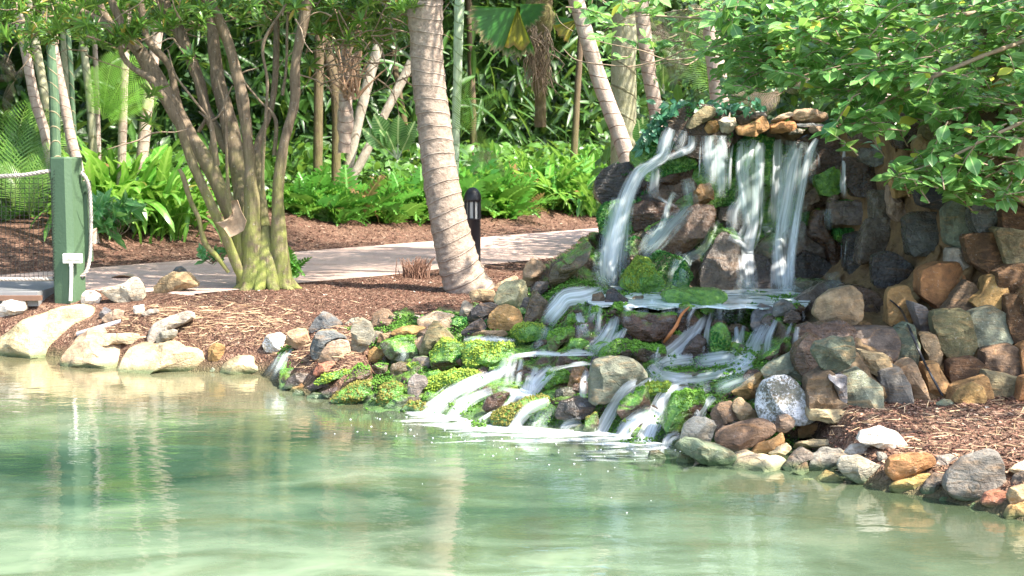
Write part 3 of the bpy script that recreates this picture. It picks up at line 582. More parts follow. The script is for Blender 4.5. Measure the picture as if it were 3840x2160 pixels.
# ---- (crop, outline, colour, moss, wet, label, extra) ----
T=lambda *a,**k:(a,k)
ROCKS=[
T('D',[-70,520,0,490,40,445,130,430,195,455,210,520,170,570,60,585,0,590],'white',0,0,'rough white lump of stone cut by the left frame edge, below the rope fence'),
T('D',[605,460,615,410,650,380,700,378,750,410,768,450,750,478,620,488],'white',0,0,'round white stone just right of the foot of the green post'),
T('D',[770,450,790,385,940,320,1040,280,1060,290,1085,360,1100,420,1060,460,950,472],'pale',0,0,'angular grey-tan boulder between the round white stone and the tree base'),
T('D',[1135,385,1190,320,1290,240,1420,240,1520,345,1430,365,1300,405,1200,400],'tan',0,0,'tan boulder with a sloping split top nearest left of the many-stemmed tree'),
T('D',[1295,250,1330,200,1370,198,1420,235,1410,265,1320,270],'blue',0,0,'small blue-grey stone peeking from behind the tan boulder by the tree'),
T('D',[-80,760,30,740,180,600,330,560,480,500,620,487,710,500,740,570,680,640,650,710,560,790,420,880,250,910,0,900,-80,900],'cream',0,0,'huge smooth cream sandstone boulder sloping into the pond at far left',dY=.1,depth=.55,facets=3,box_=.85),
T('D',[440,880,480,830,600,760,760,740,900,780,980,850,940,960,700,965,500,940],'sand',0,0,'long cream ledge at the waterline right of the huge cream boulder',dY=-.12,depth=.4,facets=4),
T('D',[890,990,930,930,960,830,1050,770,1150,790,1300,770,1420,800,1560,900,1600,960,1570,1012,1200,1015,960,1010],'sand',0,0,'broad low sandstone boulder with green algae edge, between cream ledge and ochre block',depth=.45,facets=4),
T('D',[745,560,790,505,840,530,830,570,760,597],'blue',0,0,'small blue-grey pebble on the shoulder of the huge cream boulder'),
T('D',[760,600,790,565,880,520,940,530,930,590,800,632],'pink',0,0,'pinkish white stone lying among straw above the grey pipe'),
T('D',[1005,500,1085,485,1090,540,1050,570,1010,548],'white',0,0,'knobbly off-white stone standing in the straw on the left bank'),
T('D',[1060,560,1120,525,1180,518,1205,540,1120,577],'pale',0,0,'flat pale stone right of the knobbly off-white stone'),
T('D',[680,745,760,710,900,705,1060,710,1060,760,900,785,730,772],'cream',0,0,'pale flat slab lying on top of the long cream ledge',dY=-.15),
T('D',[1115,680,1150,630,1300,570,1400,535,1465,550,1468,600,1330,660,1200,690,1170,790,1120,780],'pale',0,0,'long white boulder tilted up to the right on the mulch of the left bank',dY=.05,depth=.16),
T('D',[1180,740,1220,690,1300,675,1350,695,1330,730,1230,780,1185,800],'grey',0,0,'grey-brown stone leaning on the front of the long white boulder',dY=-.05),
T('D',[1565,900,1575,810,1610,780,1660,782,1695,800,1690,870,1700,900,1660,935,1600,938],'ochre',0,0,'upright ochre block at the waterline between two sandstone boulders'),
T('D',[1660,1000,1680,930,1800,870,1900,865,2050,905,2010,970,1930,1025,1780,1028],'sand',0,0,'pale pitted boulder at the waterline just left of the small green trickle',depth=.35),
T('D',[1975,790,2010,720,2110,695,2150,720,2145,820,2090,862,2000,840],'pale',0,0,'speckled off-white stone above the small green trickle, left one of two'),
T('D',[2150,790,2170,690,2240,665,2310,670,2340,750,2320,800,2260,835,2190,800],'tan',0,0,'brown-topped stone above the small green trickle, right one of two'),
T('D',[1580,995,1600,960,1640,985,1645,1005,1600,1010],'white',0,0,'tiny white coral chip at the waterline under the ochre block'),
T('E',[470,560,520,490,600,400,680,430,790,520,830,580,820,612,640,590,500,612],'blue',0,0,'blue-grey pointed boulder with a white streaked side on the mulch edge',dY=.15),
T('E',[485,740,530,620,560,585,700,580,820,640,830,660,650,720,580,800,550,862,490,810],'blue',0,0,'flat blue-grey slab below the pointed boulder',dY=.05),
T('E',[560,575,690,562,800,625,820,655,690,640],'tan',0,0,'tan-topped flat stone wedged between two blue-grey boulders',dY=.12,depth=.08),
T('E',[560,870,600,760,660,680,760,655,850,690,872,790,820,830,700,880],'pink',0,0,'rounded pinkish brown boulder right of the blue-grey slab'),
T('E',[860,740,870,640,860,560,900,490,960,455,1040,500,1075,600,1040,690,980,760,910,792,870,780],'lilac',0,0,'tall grey-brown boulder standing on end in the middle of the shore pile',dY=-.02),
T('E',[800,520,860,470,930,455,940,490,880,560,830,570],'pale',0,0,'dusty white stone between the pointed blue boulder and the tall brown one',dY=.2),
T('E',[1040,520,1060,430,1140,375,1200,390,1270,470,1300,520,1270,570,1190,605,1100,575],'brown',0,0,'brown boulder with a sunlit tan side, highest in the shore pile',dY=.1),
T('E',[1290,545,1330,490,1440,440,1530,460,1480,530,1300,565],'pale',0,0,'flat pale stone right of the highest brown boulder',dY=.2),
T('E',[1440,480,1530,440,1640,405,1760,430,1870,470,1925,520,1900,570,1830,612,1700,580,1500,560],'cream',0,0,'long whitish boulder lying behind the green pyramid rock',dY=.1),
T('E',[1190,605,1300,555,1420,535,1540,545,1540,600,1440,628,1300,625],'ochre',0,0,'flat orange-brown slab in front of the long whitish boulder',depth=.15),
T('E',[1470,810,1520,640,1560,540,1610,485,1680,520,1810,650,1700,690,1600,730,1560,800],'olive',.2,0,'tall pyramid rock stained green, left of the moss-topped shelf',dY=-.02,cover=False),
T('E',[1400,700,1470,640,1530,610,1530,700,1490,785],'pink',0,0,'pink wedge leaning on the left of the pyramid rock'),
T('E',[1090,685,1110,610,1240,595,1295,630,1200,690],'tan',0,0,'pale brown stone under the flat orange slab'),
T('E',[1035,690,1060,580,1165,595,1110,690],'lilac',0,0,'narrow grey stone right of the tall standing boulder'),
T('E',[1840,440,1845,390,1890,300,1960,350,1990,400,1950,512,1880,485],'lilac',0,0,'slanting brown and blue stone left of the stacked dark rocks'),
T('E',[1940,400,2010,340,2130,320,2195,350,2130,430,2080,500,2000,512,1950,480],'dark',0,0,'nearly black rock under the flat pale-topped stone',dY=-.03),
T('E',[1840,605,1940,520,2040,465,2090,540,2070,582,1930,635],'dark',0,0,'dark blue triangular rock left of the round orange boulder'),
T('E',[1925,225,2030,200,2160,215,2190,300,2130,335,2020,350,1950,315],'tan',0,0,'flat-topped tan stone stacked on the nearly black rock',dY=.1),
T('F',[125,430,140,340,200,280,270,265,370,320,385,390,300,455,180,455],'ochre',0,0,'round orange-brown boulder with a dusty top right of the dark rocks',dY=-.03),
T('F',[175,250,200,150,260,100,400,95,425,170,420,250,380,335,290,295,200,275],'cream',0,0,'big pale tan boulder above the round orange one',dY=.08),
T('F',[370,80,400,-20,450,-70,520,-40,565,20,570,90,480,130,420,150],'tan',0,0,'tan boulder with an orange face, topmost on the left of the falls',dY=.1),
T('F',[430,190,480,110,560,100,575,150,480,222],'grey',0,0,'small smooth grey stone under the topmost tan boulder',dY=.05),
T('F',[360,310,390,220,440,220,445,300,400,332],'grey',0,0,'grey stone squeezed between the pale tan boulder and the wet olive rock'),
T('F',[385,395,430,240,470,160,510,200,580,260,570,350,480,405,400,430],'olive',.35,1,'tall wet olive rock at the left edge of the flowing water',cover=False),
T('F',[160,170,200,120,260,90,330,60,360,90,250,110,190,190],'sand',0,0,'weathered cream stone against the foot of the palm trunk',dY=.3),
T('F',[570,110,600,20,680,-60,760,-130,830,-190,880,-170,850,-60,760,40,700,120,620,170],'olive',.45,1,'long sloping boulder with yellow-green algae left of the falls',dY=.1,cover=False,depth=.25),
T('F',[0,505,100,450,260,465,290,495,150,512],'tan',0,0,'flat tan stone under the round orange boulder'),
T('F',[290,480,330,420,450,405,545,430,545,500,440,535,350,540],'umber',1,1,'bright moss cushion below the first white chute of the cascade',mcol='lime'),
T('E',[1100,700,1250,640,1400,620,1470,740,1480,840,1300,870,1180,820],'green',.6,1,'broad mossy rock with a thin trickle, above the round olive stone',mcol='mid'),
T('E',[1005,865,1020,760,1080,725,1150,760,1190,865,1080,885],'ochre',.25,0,'upright ochre stone with a green stripe',dY=-.04,cover=False),
T('E',[1575,810,1620,720,1700,660,1800,670,1880,710,1935,780,1860,890,1700,945,1610,955,1580,890],'umber',.75,1,'rounded boulder half buried in bright moss, left of the wide moss mat',mcol='lime'),
T('E',[1870,880,1880,700,2000,680,2200,690,2340,710,2340,860,2200,935,2100,905,1950,890],'umber',1,1,'wide hanging mat of lime green moss under the white shelf of water',mcol='lime',dY=-.03),
T('E',[1035,905,1100,870,1200,880,1190,940,1140,990,1070,955],'olive',.5,1,'small olive stone with a mossy top beside the round olive stone'),
T('E',[1205,970,1220,890,1300,860,1370,870,1390,925,1340,1005,1240,1000],'olive',.2,1,'smooth round olive-green stone',cover=False),
T('E',[1395,870,1430,820,1520,805,1580,830,1590,905,1540,945,1400,925],'grey',.4,0,'flat grey stone with yellow moss on its right end',mcol='gold'),
T('E',[250,1110,270,1020,370,955,470,965,525,1000,480,1065,330,1098],'lilac',0,1,'smooth grey-brown stone at the tip of the shore pile, in the water'),
T('E',[505,965,560,880,700,850,740,890,700,945,540,1000],'red',0,0,'bright orange rock above the strip of moss'),
T('E',[275,1155,330,1090,430,1070,445,1110,300,1165],'orange',0,0,'low orange stone at the waterline'),
T('E',[440,1095,560,1030,720,1010,755,1085,640,1105,500,1135],'purple',.1,1,'low red-brown rock under the strip of moss'),
T('E',[580,1140,740,1075,755,1115,700,1155,640,1190],'purple',0,1,'purple-brown stone at the waterline left of the golden moss mound'),
T('E',[310,1175,360,1110,430,1130,445,1175,340,1200],'green',.2,1,'low greenish stone in the water beside the low orange stone',cover=False),
T('E',[450,1180,520,1140,600,1150,645,1195,600,1225,500,1215],'green',.3,1,'flat algae-covered stone awash at the waterline',cover=False),
T('E',[770,1090,860,960,920,880,1030,910,1055,990,940,1045,840,1075],'brown',.4,1,'sloping brown rock edged with moss, left of the small olive stone'),
T('E',[655,1220,760,1120,900,1050,1050,1040,1045,1135,930,1240,760,1260],'umber',1,1,'golden moss mound at the waterline in the left part of the cascade',mcol='gold'),
T('E',[480,1065,600,980,800,940,910,920,860,1005,640,1040],'umber',1,1,'long strip of lime moss above the low red-brown rock',mcol='lime'),
T('E',[1370,1140,1375,1030,1440,970,1530,985,1565,1040,1510,1115,1450,1210,1380,1208],'grey',0,0,'smooth tall grey stone with an orange right side amid the moss',dY=-.04),
T('E',[1100,1210,1130,1080,1250,1040,1340,1080,1335,1185,1180,1280,1120,1270],'umber',.8,1,'olive-brown moss mound left of the smooth tall grey stone',mcol='gold'),
T('E',[1500,1130,1560,1020,1800,930,2000,940,2065,1000,1900,1055,1700,1110,1560,1150],'umber',1,1,'broad slope of bright moss right of the smooth tall grey stone',mcol='lime'),
T('E',[1150,1280,1250,1190,1370,1180,1370,1275,1200,1300],'green',.6,1,'teal algae-covered rock at the waterline below the grey stone',cover=False),
T('E',[1295,1300,1400,1220,1520,1230,1565,1295,1440,1330],'green',.9,1,'low round moss clump where the leftmost chute meets the pond',mcol='gold'),
T('E',[1500,1210,1540,1130,1650,1140,1665,1205,1560,1260],'green',.6,1,'small dark mossy rock left of the lower left chute'),
T('F',[88,1015,130,930,210,890,300,900,230,1005,130,1050],'umber',.3,1,'dark wet egg-shaped rock between two lower left chutes',dY=-.08),
T('F',[130,1100,220,1020,400,940,500,930,600,930,540,985,360,1095,280,1138,170,1140],'umber',1,1,'long golden-brown moss hump running down to the foam',mcol='gold',dY=-.06),
T('F',[555,600,560,470,640,440,750,440,755,505,640,565,580,610],'brown',.7,1,'brown rock capped with moss below the little moss ball'),
T('F',[690,405,700,345,740,330,770,360,768,412,720,435],'umber',1,1,'little moss ball beside the first white chute',mcol='mid'),
T('F',[697,600,720,520,800,515,865,530,780,610],'umber',.8,1,'moss lump under the little moss ball'),
T('F',[968,245,985,170,1020,148,1080,190,1142,235,1110,275,1000,280],'dark',0,1,'dark wet angular rock standing at the lip of the upper pool',dY=-.05),
T('F',[868,275,880,195,950,180,972,230,930,285],'olive',.2,1,'small olive rock touching the left of the dark angular rock',dY=-.04,cover=False),
T('F',[1138,245,1180,210,1250,205,1245,255,1190,285],'olive',.3,1,'small olive rock touching the right of the dark angular rock',dY=-.04,cover=False),
T('F',[1360,225,1390,170,1600,160,1840,165,1860,205,1800,255,1600,278,1440,285],'green',1.2,1,'long flat slab coated in vivid green algae at the pool lip',dY=-.12,cover=False,box_=.55,facets=3,depth=.3),
T('F',[1062,395,1080,320,1180,315,1300,330,1480,330,1492,420,1440,505,1300,535,1220,525,1130,475],'umber',.45,1,'big wet brown boulder under the vivid green slab',dY=-.1),
T('F',[900,655,940,580,1050,530,1250,540,1400,560,1425,620,1320,645,1250,695,1100,660,960,665],'purple',.6,1,'long mossy purple rock below the big wet brown boulder',dY=-.08),
T('F',[848,965,860,800,880,680,1000,642,1150,648,1230,690,1293,790,1240,825,1130,905,1000,995,900,985],'green',0,0,'large grey-green block in the centre of the cascade, the biggest dry one',dY=-.16,box_=.6),
T('F',[605,710,650,610,700,600,760,640,872,655,860,695,700,720],'brown',.5,1,'low mossy rock just left of the large grey-green block'),
T('F',[518,850,560,760,680,730,722,770,700,865,600,885,540,885],'umber',.7,1,'dark mossy rock left of the orange wet stone'),
T('F',[703,885,715,780,760,700,830,710,805,790,780,895],'ochre',0,1,'wet orange stone left of the large grey-green block'),
T('F',[598,1065,640,970,750,930,860,950,908,1000,860,1065,780,1095,680,1095],'dark',.15,1,'dark slate rock directly below the large grey-green block',dY=-.06),
T('F',[818,1195,830,1090,925,1040,925,1135,890,1195],'brown',.6,1,'golden mossy stone right of the dark slate rock, at the foam',mcol='gold'),
T('F',[1058,1060,1080,960,1200,880,1300,860,1295,990,1200,1045,1100,1105],'brown',.6,1,'mossy brown rock between two lower right chutes',mcol='mid',dY=-.08),
T('F',[1200,885,1280,840,1455,830,1400,895,1300,935],'umber',1,1,'strip of bright moss on top of the mossy brown rock',mcol='lime',dY=-.08),
T('F',[1385,1170,1400,1040,1440,920,1560,885,1685,910,1685,980,1600,1085,1500,1180],'umber',.75,1,'large dark block capped with yellow-green moss at the right end of the cascade',mcol='mid',dY=-.1),
T('F',[1418,815,1480,760,1580,740,1655,765,1560,805],'green',.4,1,'flat dark stone in the white water right of the large grey-green block',dY=-.05),
T('F',[1500,640,1560,560,1640,480,1700,520,1700,630,1600,650],'purple',.2,1,'purple wet boulder beneath the right upper chute',dY=-.05,cover=False),
T('F',[1720,570,1730,440,1790,390,1850,420,1870,560,1830,640,1740,630],'umber',.8,1,'dark column of moss between the right upper chutes',mcol='em',dY=-.08),
T('F',[1740,290,1800,270,1900,270,1950,300,1900,350,1780,350],'dark',.6,1,'mossy rim stone below the right half of the upper pool',mcol='mid'),
T('F',[1430,1270,1440,1215,1490,1195,1520,1220,1500,1290],'dark',0,1,'small black rock parting the last chute on the right'),
T('G',[560,400,575,320,640,250,720,270,740,340,690,400,590,440],'blue',0,0,'cracked blue-grey rock at the pool lip, left of its twin',dY=-.1),
T('G',[720,340,730,250,790,215,850,245,885,295,800,330],'blue',.25,0,'blue-grey stone with a yellow edge on the pool lip',dY=-.1,cover=False),
T('G',[785,385,800,320,850,290,900,310,915,360,850,390],'lilac',0,1,'small brown-grey stone under the yellow-edged one',dY=-.15),
T('G',[640,620,760,540,820,470,860,560,760,640,690,650],'umber',.6,1,'dark mossy stone to the right of the right-hand chutes',mcol='em'),
T('G',[880,400,960,370,1030,400,1060,470,1000,560,900,570,870,480],'umber',.2,1,'dark red-brown wet rock under the big tan boulder',dY=-.05,cover=False),
T('G',[88,1185,125,1060,180,1020,270,1020,337,1070,320,1135,290,1210,170,1210],'pale',.1,0,'light grey squared block with a mossy left side, at the pond end of the cascade',box_=.55,dY=-.1,cover=False),
T('G',[292,1015,350,930,440,905,470,960,505,1060,420,1090,340,1120],'brown',0,0,'dark brown rounded rock behind the light grey squared block'),
T('G',[443,960,450,920,500,885,560,930,628,1020,570,1045,500,1065],'tan',0,0,'tilted tan brick-like stone right of the dark brown rounded rock',dY=-.05),
T('G',[318,1190,390,1100,500,1060,640,1030,720,1060,748,1110,700,1165,600,1210,500,1258,400,1250],'brown',0,0,'long brown boulder with a pale upper face lying in the right bank pile',dY=-.08),
T('G',[723,1080,760,1010,820,998,872,1040,865,1085,800,1135,750,1125],'pink',0,0,'round pale pink stone below the white-speckled boulder',dY=-.1),
T('G',[598,970,610,850,640,780,720,738,810,733,890,780,960,880,1007,1010,990,1055,900,1080,740,1070,620,1020],'grey',0,0,'large grey boulder heavily speckled with white in the right bank',dY=-.06),
T('G',[638,710,700,650,850,580,970,568,1050,620,1068,700,980,785,900,775,800,735,680,760],'green',0,0,'pale green and tan oval boulder above the white-speckled one',dY=-.05),
T('G',[973,570,1010,500,1130,470,1268,480,1292,600,1230,685,1130,728,1050,695],'green',.15,0,'grey-green lichen-spotted boulder under the big tan boulder',dY=-.12,cover=False),
T('G',[983,320,1010,230,1120,150,1268,128,1330,190,1345,330,1268,405,1150,415,1080,415],'tan',0,0,'big tan and grey boulder, highest at the right of the upper pool',dY=-.05),
T('G',[48,1230,90,1185,200,1180,340,1220,490,1280,482,1345,380,1355,280,1345,150,1295,60,1265],'green',0,0,'long flat blue-green slab lying half in the pond',dY=-.12,depth=.2,facets=9),
T('G',[60,1330,90,1270,170,1290,210,1330,180,1360,90,1360],'tan',.2,0,'small pale stone propping the flat blue-green slab',cover=False),
T('G',[562,1280,620,1200,760,1150,800,1125,812,1195,700,1270],'ochre',0,0,'yellow-brown slab under the round pale pink stone'),
T('G',[680,1280,740,1230,820,1200,850,1230,790,1290],'cream',0,0,'thin broken cream plate among the twigs'),
T('G',[838,1120,920,1075,1080,1060,1142,1100,1060,1145,900,1165],'ochre',0,0,'flat ochre stone at the edge of the right mulch bed'),
T('G',[418,1380,480,1300,600,1278,780,1290,832,1320,790,1398,600,1410],'cream',0,0,'smooth flat cream stone at the waterline right of the blue-green slab',depth=.3),
T('G',[848,1268,870,1210,1000,1180,1200,1168,1300,1178,1290,1225,1000,1238],'sand',0,0,'long low cream stone behind the dark purple oval one'),
T('G',[432,880,520,800,600,740,650,705,655,790,615,885,560,900],'ochre',0,0,'broken orange-tan rock left of the white-speckled boulder'),
T('G',[783,1368,830,1290,920,1225,1000,1270,920,1345,830,1402],'purple',0,0,'dark purple oval stone leaning left at the right shore'),
T('H',[243,680,270,580,360,530,470,533,543,590,470,665,400,705,300,730],'grey',0,0,'dark grey oval stone right of the purple one'),
T('H',[105,735,170,670,245,630,255,695,190,752],'brown',0,0,'flat brown stone under the dark grey oval'),
T('H',[448,650,480,600,600,588,700,620,780,680,795,745,720,788,600,790,500,730],'pale',0,0,'pitted pale boulder on the right shore, right of the dark grey oval',dY=-.04),
T('H',[798,700,830,610,920,570,1080,550,1155,600,1152,665,1000,725,900,778,830,750],'orange',0,0,'large reddish-brown smooth boulder on the right shore',dY=-.03),
T('H',[1207,810,1240,720,1350,620,1480,570,1600,535,1642,640,1655,840,1480,900,1300,898],'grey',0,0,'biggest smooth grey boulder on the right shore',dY=-.03,facets=4,box_=.8),
T('H',[1138,670,1180,600,1280,578,1350,610,1270,705,1170,728],'pale',0,0,'pale grey stone behind the biggest grey boulder',dY=.05),
T('H',[588,480,640,400,760,378,870,410,930,470,985,540,880,565,760,535,700,505],'white',0,0,'bright white coral-like boulder on the right mulch edge'),
T('H',[498,570,560,510,680,498,743,550,700,595,600,595],'pale',0,0,'flat pale green stone in front of the white coral-like boulder'),
T('H',[278,785,380,690,430,710,532,792,400,800],'yellow',0,0,'yellow triangular stone at the right waterline'),
T('H',[180,775,220,750,290,755,290,790,200,795],'cream',0,0,'small pale stone awash left of the yellow triangular one'),
T('H',[828,812,880,770,1060,720,1142,720,1090,795,1010,858,840,858],'yellow',0,0,'flat yellow slab under the large reddish-brown boulder'),
T('H',[1048,860,1090,770,1160,713,1245,730,1212,845,1200,882,1090,886],'lilac',0,0,'dark wedge of stone left of the biggest grey boulder'),
T('H',[1478,930,1520,860,1600,833,1672,850,1692,925,1640,982,1540,965],'red',0,0,'red and white stone at the waterline right of the biggest grey boulder'),
T('H',[1668,880,1700,820,1800,798,1870,850,1820,940,1700,948],'tan',0,0,'rounded tan stone above the lowest yellow one at the right edge'),
T('H',[1643,1020,1690,950,1800,918,1880,960,1840,1060,1700,1050],'yellow',0,0,'lowest yellow stone in the corner of the right shore'),
T('H',[1678,835,1730,740,1800,688,1880,760,1820,815],'lilac',0,0,'grey-tan stone at the right edge above the rounded tan one',dY=.05),
T('H',[1680,700,1720,650,1800,618,1880,680,1770,745],'cream',0,0,'pale cream stone topmost at the right edge'),
T('H',[1270,190,1330,120,1430,63,1500,93,1533,185,1480,226,1330,218],'ochre',0,0,'yellow-ochre boulder standing on mulch against the stone wall'),
T('H',[1155,225,1210,185,1270,188,1303,222,1200,240],'green',0,0,'low grey-green stone left of the yellow-ochre boulder'),
T('H',[675,795,720,778,768,803,725,825],'yellow',0,0,'tiny bright yellow stone at the right waterline'),
T('H',[1185,905,1210,880,1250,885,1250,925,1205,935],'olive',.2,0,'small algae-covered pebble in the water under the biggest grey boulder',cover=False),
T('H',[1390,960,1420,925,1470,930,1475,975,1420,985],'olive',.3,0,'second algae-covered pebble in the water, left of the red and white stone',cover=False),
T('H',[740,560,800,570,830,620,790,650,745,620],'grey',0,0,'small shadowed stone between pitted pale and reddish-brown boulders'),
T('F',[1010,320,1030,270,1100,255,1150,275,1150,330,1080,345],'umber',.7,1,'mossy rim stone just left of the big wet brown boulder',mcol='mid',dY=-.12),
T('F',[1490,330,1500,275,1560,262,1620,280,1610,340,1540,350],'purple',.6,1,'mossy rim stone behind the bent orange stalk',mcol='mid',dY=-.12),
T('F',[1640,320,1660,280,1720,268,1760,290,1750,330,1690,345],'umber',.8,1,'small moss-capped rim stone above the right upper chute',mcol='em',dY=-.12),
T('F',[1960,310,1990,268,2050,262,2090,290,2070,340,2000,345],'umber',.8,1,'moss-capped rim stone left of the cracked blue-grey rock',mcol='em',dY=-.15),
T('F',[870,330,880,290,930,280,960,300,950,345,900,355],'umber',.9,1,'moss bump hanging below the small olive rock at the pool lip',mcol='mid',dY=-.1),
T('F',[2290,320,2300,275,2360,262,2400,290,2380,335,2320,345],'umber',.5,1,'dark rim stone at the far right end of the upper pool',mcol='mid',dY=-.1),
T('D',[520,830,600,720,700,655,800,680,850,760,800,850,640,900],'sand',0,0,'sandy sloping rock filling between the huge cream boulder and the cream ledge',depth=.35,facets=4,dY=.05),
T('F',[1270,1378,1290,1320,1340,1308,1400,1340,1418,1385,1350,1405],'brown',0,1,'small brown rock poking out of the pond in front of the flat slab'),
T('F',[1062,1405,1150,1380,1300,1375,1295,1405],'pale',0,0,'low pale stone awash in the pond left of the small brown rock',depth=.1),
]
for a,k in ROCKS: rock(*a,**k)
rs_=random.Random(9)
for i in range(85):
    u=rs_.uniform(1550,2920); v=rs_.uniform(1165,1640)
    if not casc_in(u,v) or v>np.interp(u,*VF)-25: continue
    w_=rs_.uniform(22,58); h_=w_*rs_.uniform(.5,.85); n_=rs_.randint(5,8); xy=[]
    for k in range(n_): a_=2*math.pi*k/n_+rs_.uniform(-.25,.25); xy+=[u+w_*math.cos(a_),v+h_*math.sin(a_)]
    rock('S',xy,rs_.choice(['dark','umber','brown','lilac','green','umber','olive']),rs_.choice([0,.1,.35,.6,.8]),1,Y=float(CASC(u,v)[0])-.03,parent=cas,name='stone',sub=3,mcol=rs_.choice(['mid','em','lime']))
def fb(xy,col,moss,wet,label,off=.05,crop='I',**k):
    uv=np.array([cv(crop,x,y) for x,y in np.array(xy,float).reshape(-1,2)]); Yb=float(WALL(uv[:,0].mean(),min(1060,uv[:,1].mean()))[0])-off
    return rock(crop,xy,col,moss,wet,label,Y=Yb,**k)
fb([330,640,350,540,480,440,600,370,730,350,742,440,680,545,560,655,450,712,340,692],'umber',.1,1,'big wet brown boulder under the upper left spout',.1,cover=False,depth=.3)
fb([230,840,240,750,330,710,480,730,560,740,602,800,500,905,360,978,260,945],'umber',.15,1,'rounded dark boulder left of the diagonal slab in the falls',.12,cover=False,depth=.28)
fb([380,1145,440,1000,600,830,700,740,850,740,842,860,760,1005,620,1115,450,1203],'brown',.3,1,'long diagonal slab leaning across the falls, mossy on its upper side',.25,cover=False,depth=.22)
fb([688,670,740,598,830,598,853,690,800,748,700,752],'ochre',.2,1,'small ochre block perched on the head of the diagonal slab',.3,cover=False,depth=.12)
fb([853,860,880,760,1000,700,1080,760,1112,955,1060,962,940,942],'lilac',0,1,'grey rock in the middle of the falls with water spilling over',.1,depth=.2)
fb([708,1315,760,1150,850,980,920,935,1000,1000,1062,1200,1022,1375,900,1395,760,1375],'lilac',.15,1,'largest upright grey rock at the foot of the falls',.3,cover=False,depth=.25)
fb([1120,1305,1113,1130,1180,1020,1312,930,1325,1100,1292,1375,1150,1385],'green',.4,1,'upright green-striped rock between two main falls',.25,cover=False,depth=.22)
fb([1300,1060,1340,960,1480,850,1550,1000,1640,1050,1702,1080,1600,1205,1440,1285,1330,1305],'lilac',.1,1,'broad grey slab behind the brightest fall',.3,cover=False,depth=.22)
fb([1520,960,1555,778,1640,800,1692,960,1757,1060,1752,1205,1690,1230,1650,1060],'umber',0,1,'dark rusty boulder right of the brightest fall',.3,depth=.25)
fb([1468,805,1490,690,1580,608,1672,700,1672,752,1560,785],'pink',0,1,'pinkish flat rock high on the right of the falls',.15,depth=.15)
fb([1668,705,1730,673,1767,690,1740,742,1680,757],'pink',0,1,'small pinkish wedge beside the pinkish flat rock',.15,depth=.1)
fb([1428,1405,1423,1310,1480,1283,1662,1300,1662,1405,1600,1445,1470,1450],'green',.35,1,'square green stone at the right foot of the falls',.35,box_=.5,cover=False,depth=.2)
fb([148,1345,230,1220,290,1135,380,1150,420,1220,502,1335,440,1380,250,1378],'umber',1,1,'glowing green moss hummock at the left foot of the falls',.45,mcol='lime',depth=.25)
fb([562,1345,568,1260,630,1148,692,1280,642,1355],'umber',1,1,'pointed green moss tuft left of the largest upright rock',.4,mcol='em',depth=.15)
fb([158,1205,200,1010,290,978,335,1010,290,1135,230,1205],'umber',.5,1,'dark mossy rock tucked behind the left spout',.2,mcol='em',depth=.2)
fb([228,465,250,380,400,348,432,400,330,445],'umber',0,1,'dark ledge stone at the upper left corner of the falls',.05,depth=.15)
fb([518,385,550,343,577,380,560,412],'dark',0,1,'little black stone parting the upper left spout',.18,depth=.08)
fb([400,330,430,220,500,160,540,200,470,260,440,400,400,400],'grey',.1,1,'upright grey edge stone left of the upper left spout',.0,cover=False,depth=.15)
# coping stones
fb([628,192,700,90,790,28,857,50,852,110,740,170,660,207],'olive',0,0,'long smooth olive-grey stone tilted on top of the waterfall wall',.1,facets=3,depth=.14)
fb([770,200,800,140,860,138,887,190,880,232,790,230],'ochre',0,0,'round orange coping stone next to the tilted olive-grey one',.1,depth=.13)
fb([863,150,920,108,1002,118,1007,190,960,235,890,223],'pale',0,0,'rough grey-white coping stone right of the round orange one',.1,depth=.13)
fb([1003,120,1100,78,1222,73,1232,112,1100,155,1020,172],'purple',0,0,'dark purple coping stone behind the split orange slab',.0,depth=.15)
fb([998,192,1100,160,1220,103,1253,180,1140,258,1010,245],'ochre',0,0,'grey and orange split slab on the middle of the waterfall rim',.15,depth=.14)
fb([1250,165,1330,148,1440,153,1443,207,1330,233,1255,233],'orange',0,0,'red-brown brick-shaped coping stone',.12,box_=.5,depth=.13)
fb([1440,155,1560,158,1672,163,1642,192,1440,194],'blue',0,0,'thin blue slate on the waterfall rim',.06,depth=.15)
fb([1378,242,1440,198,1512,198,1480,238],'pale',0,1,'small black and white stone under the thin blue slate',.15,depth=.08)
fb([1533,200,1560,173,1642,188,1642,228,1545,233],'pink',0,0,'small pink-brown stone right of the black and white one',.12,depth=.1)
fb([1390,125,1440,53,1560,48,1662,100,1667,155,1450,155],'tan',0,0,'wide tan flat stone topmost on the right of the rim',-.05,depth=.2)
fb([1240,152,1320,98,1420,68,1402,112,1330,155],'sand',0,0,'thin tan flake left of the wide tan flat stone',0,depth=.12)
fb([488,130,530,103,580,118,592,172,520,188],'grey',0,0,'brown-grey stone at the left end of the rim, above the spout',0,depth=.14)
fb([588,120,650,108,662,162,600,183],'tan',0,0,'little tan stone squeezed left of the tilted olive-grey one',0,depth=.1)
fb([963,52,1010,18,1122,58,1022,102],'lilac',0,0,'rough lilac-grey stone behind the rim in the ivy',-.15,depth=.14)
fb([1648,190,1690,158,1742,190,1722,233,1660,233],'brown',0,0,'rounded brown stone at the right end of the rim under leaves',.1,depth=.12)
# ================= RUNNING WATER =================
up=empty('waterfall',P(2700,1090,11.3)); tag(up,'silky white upper waterfall dropping over the stone wall in many separate strands','waterfall')
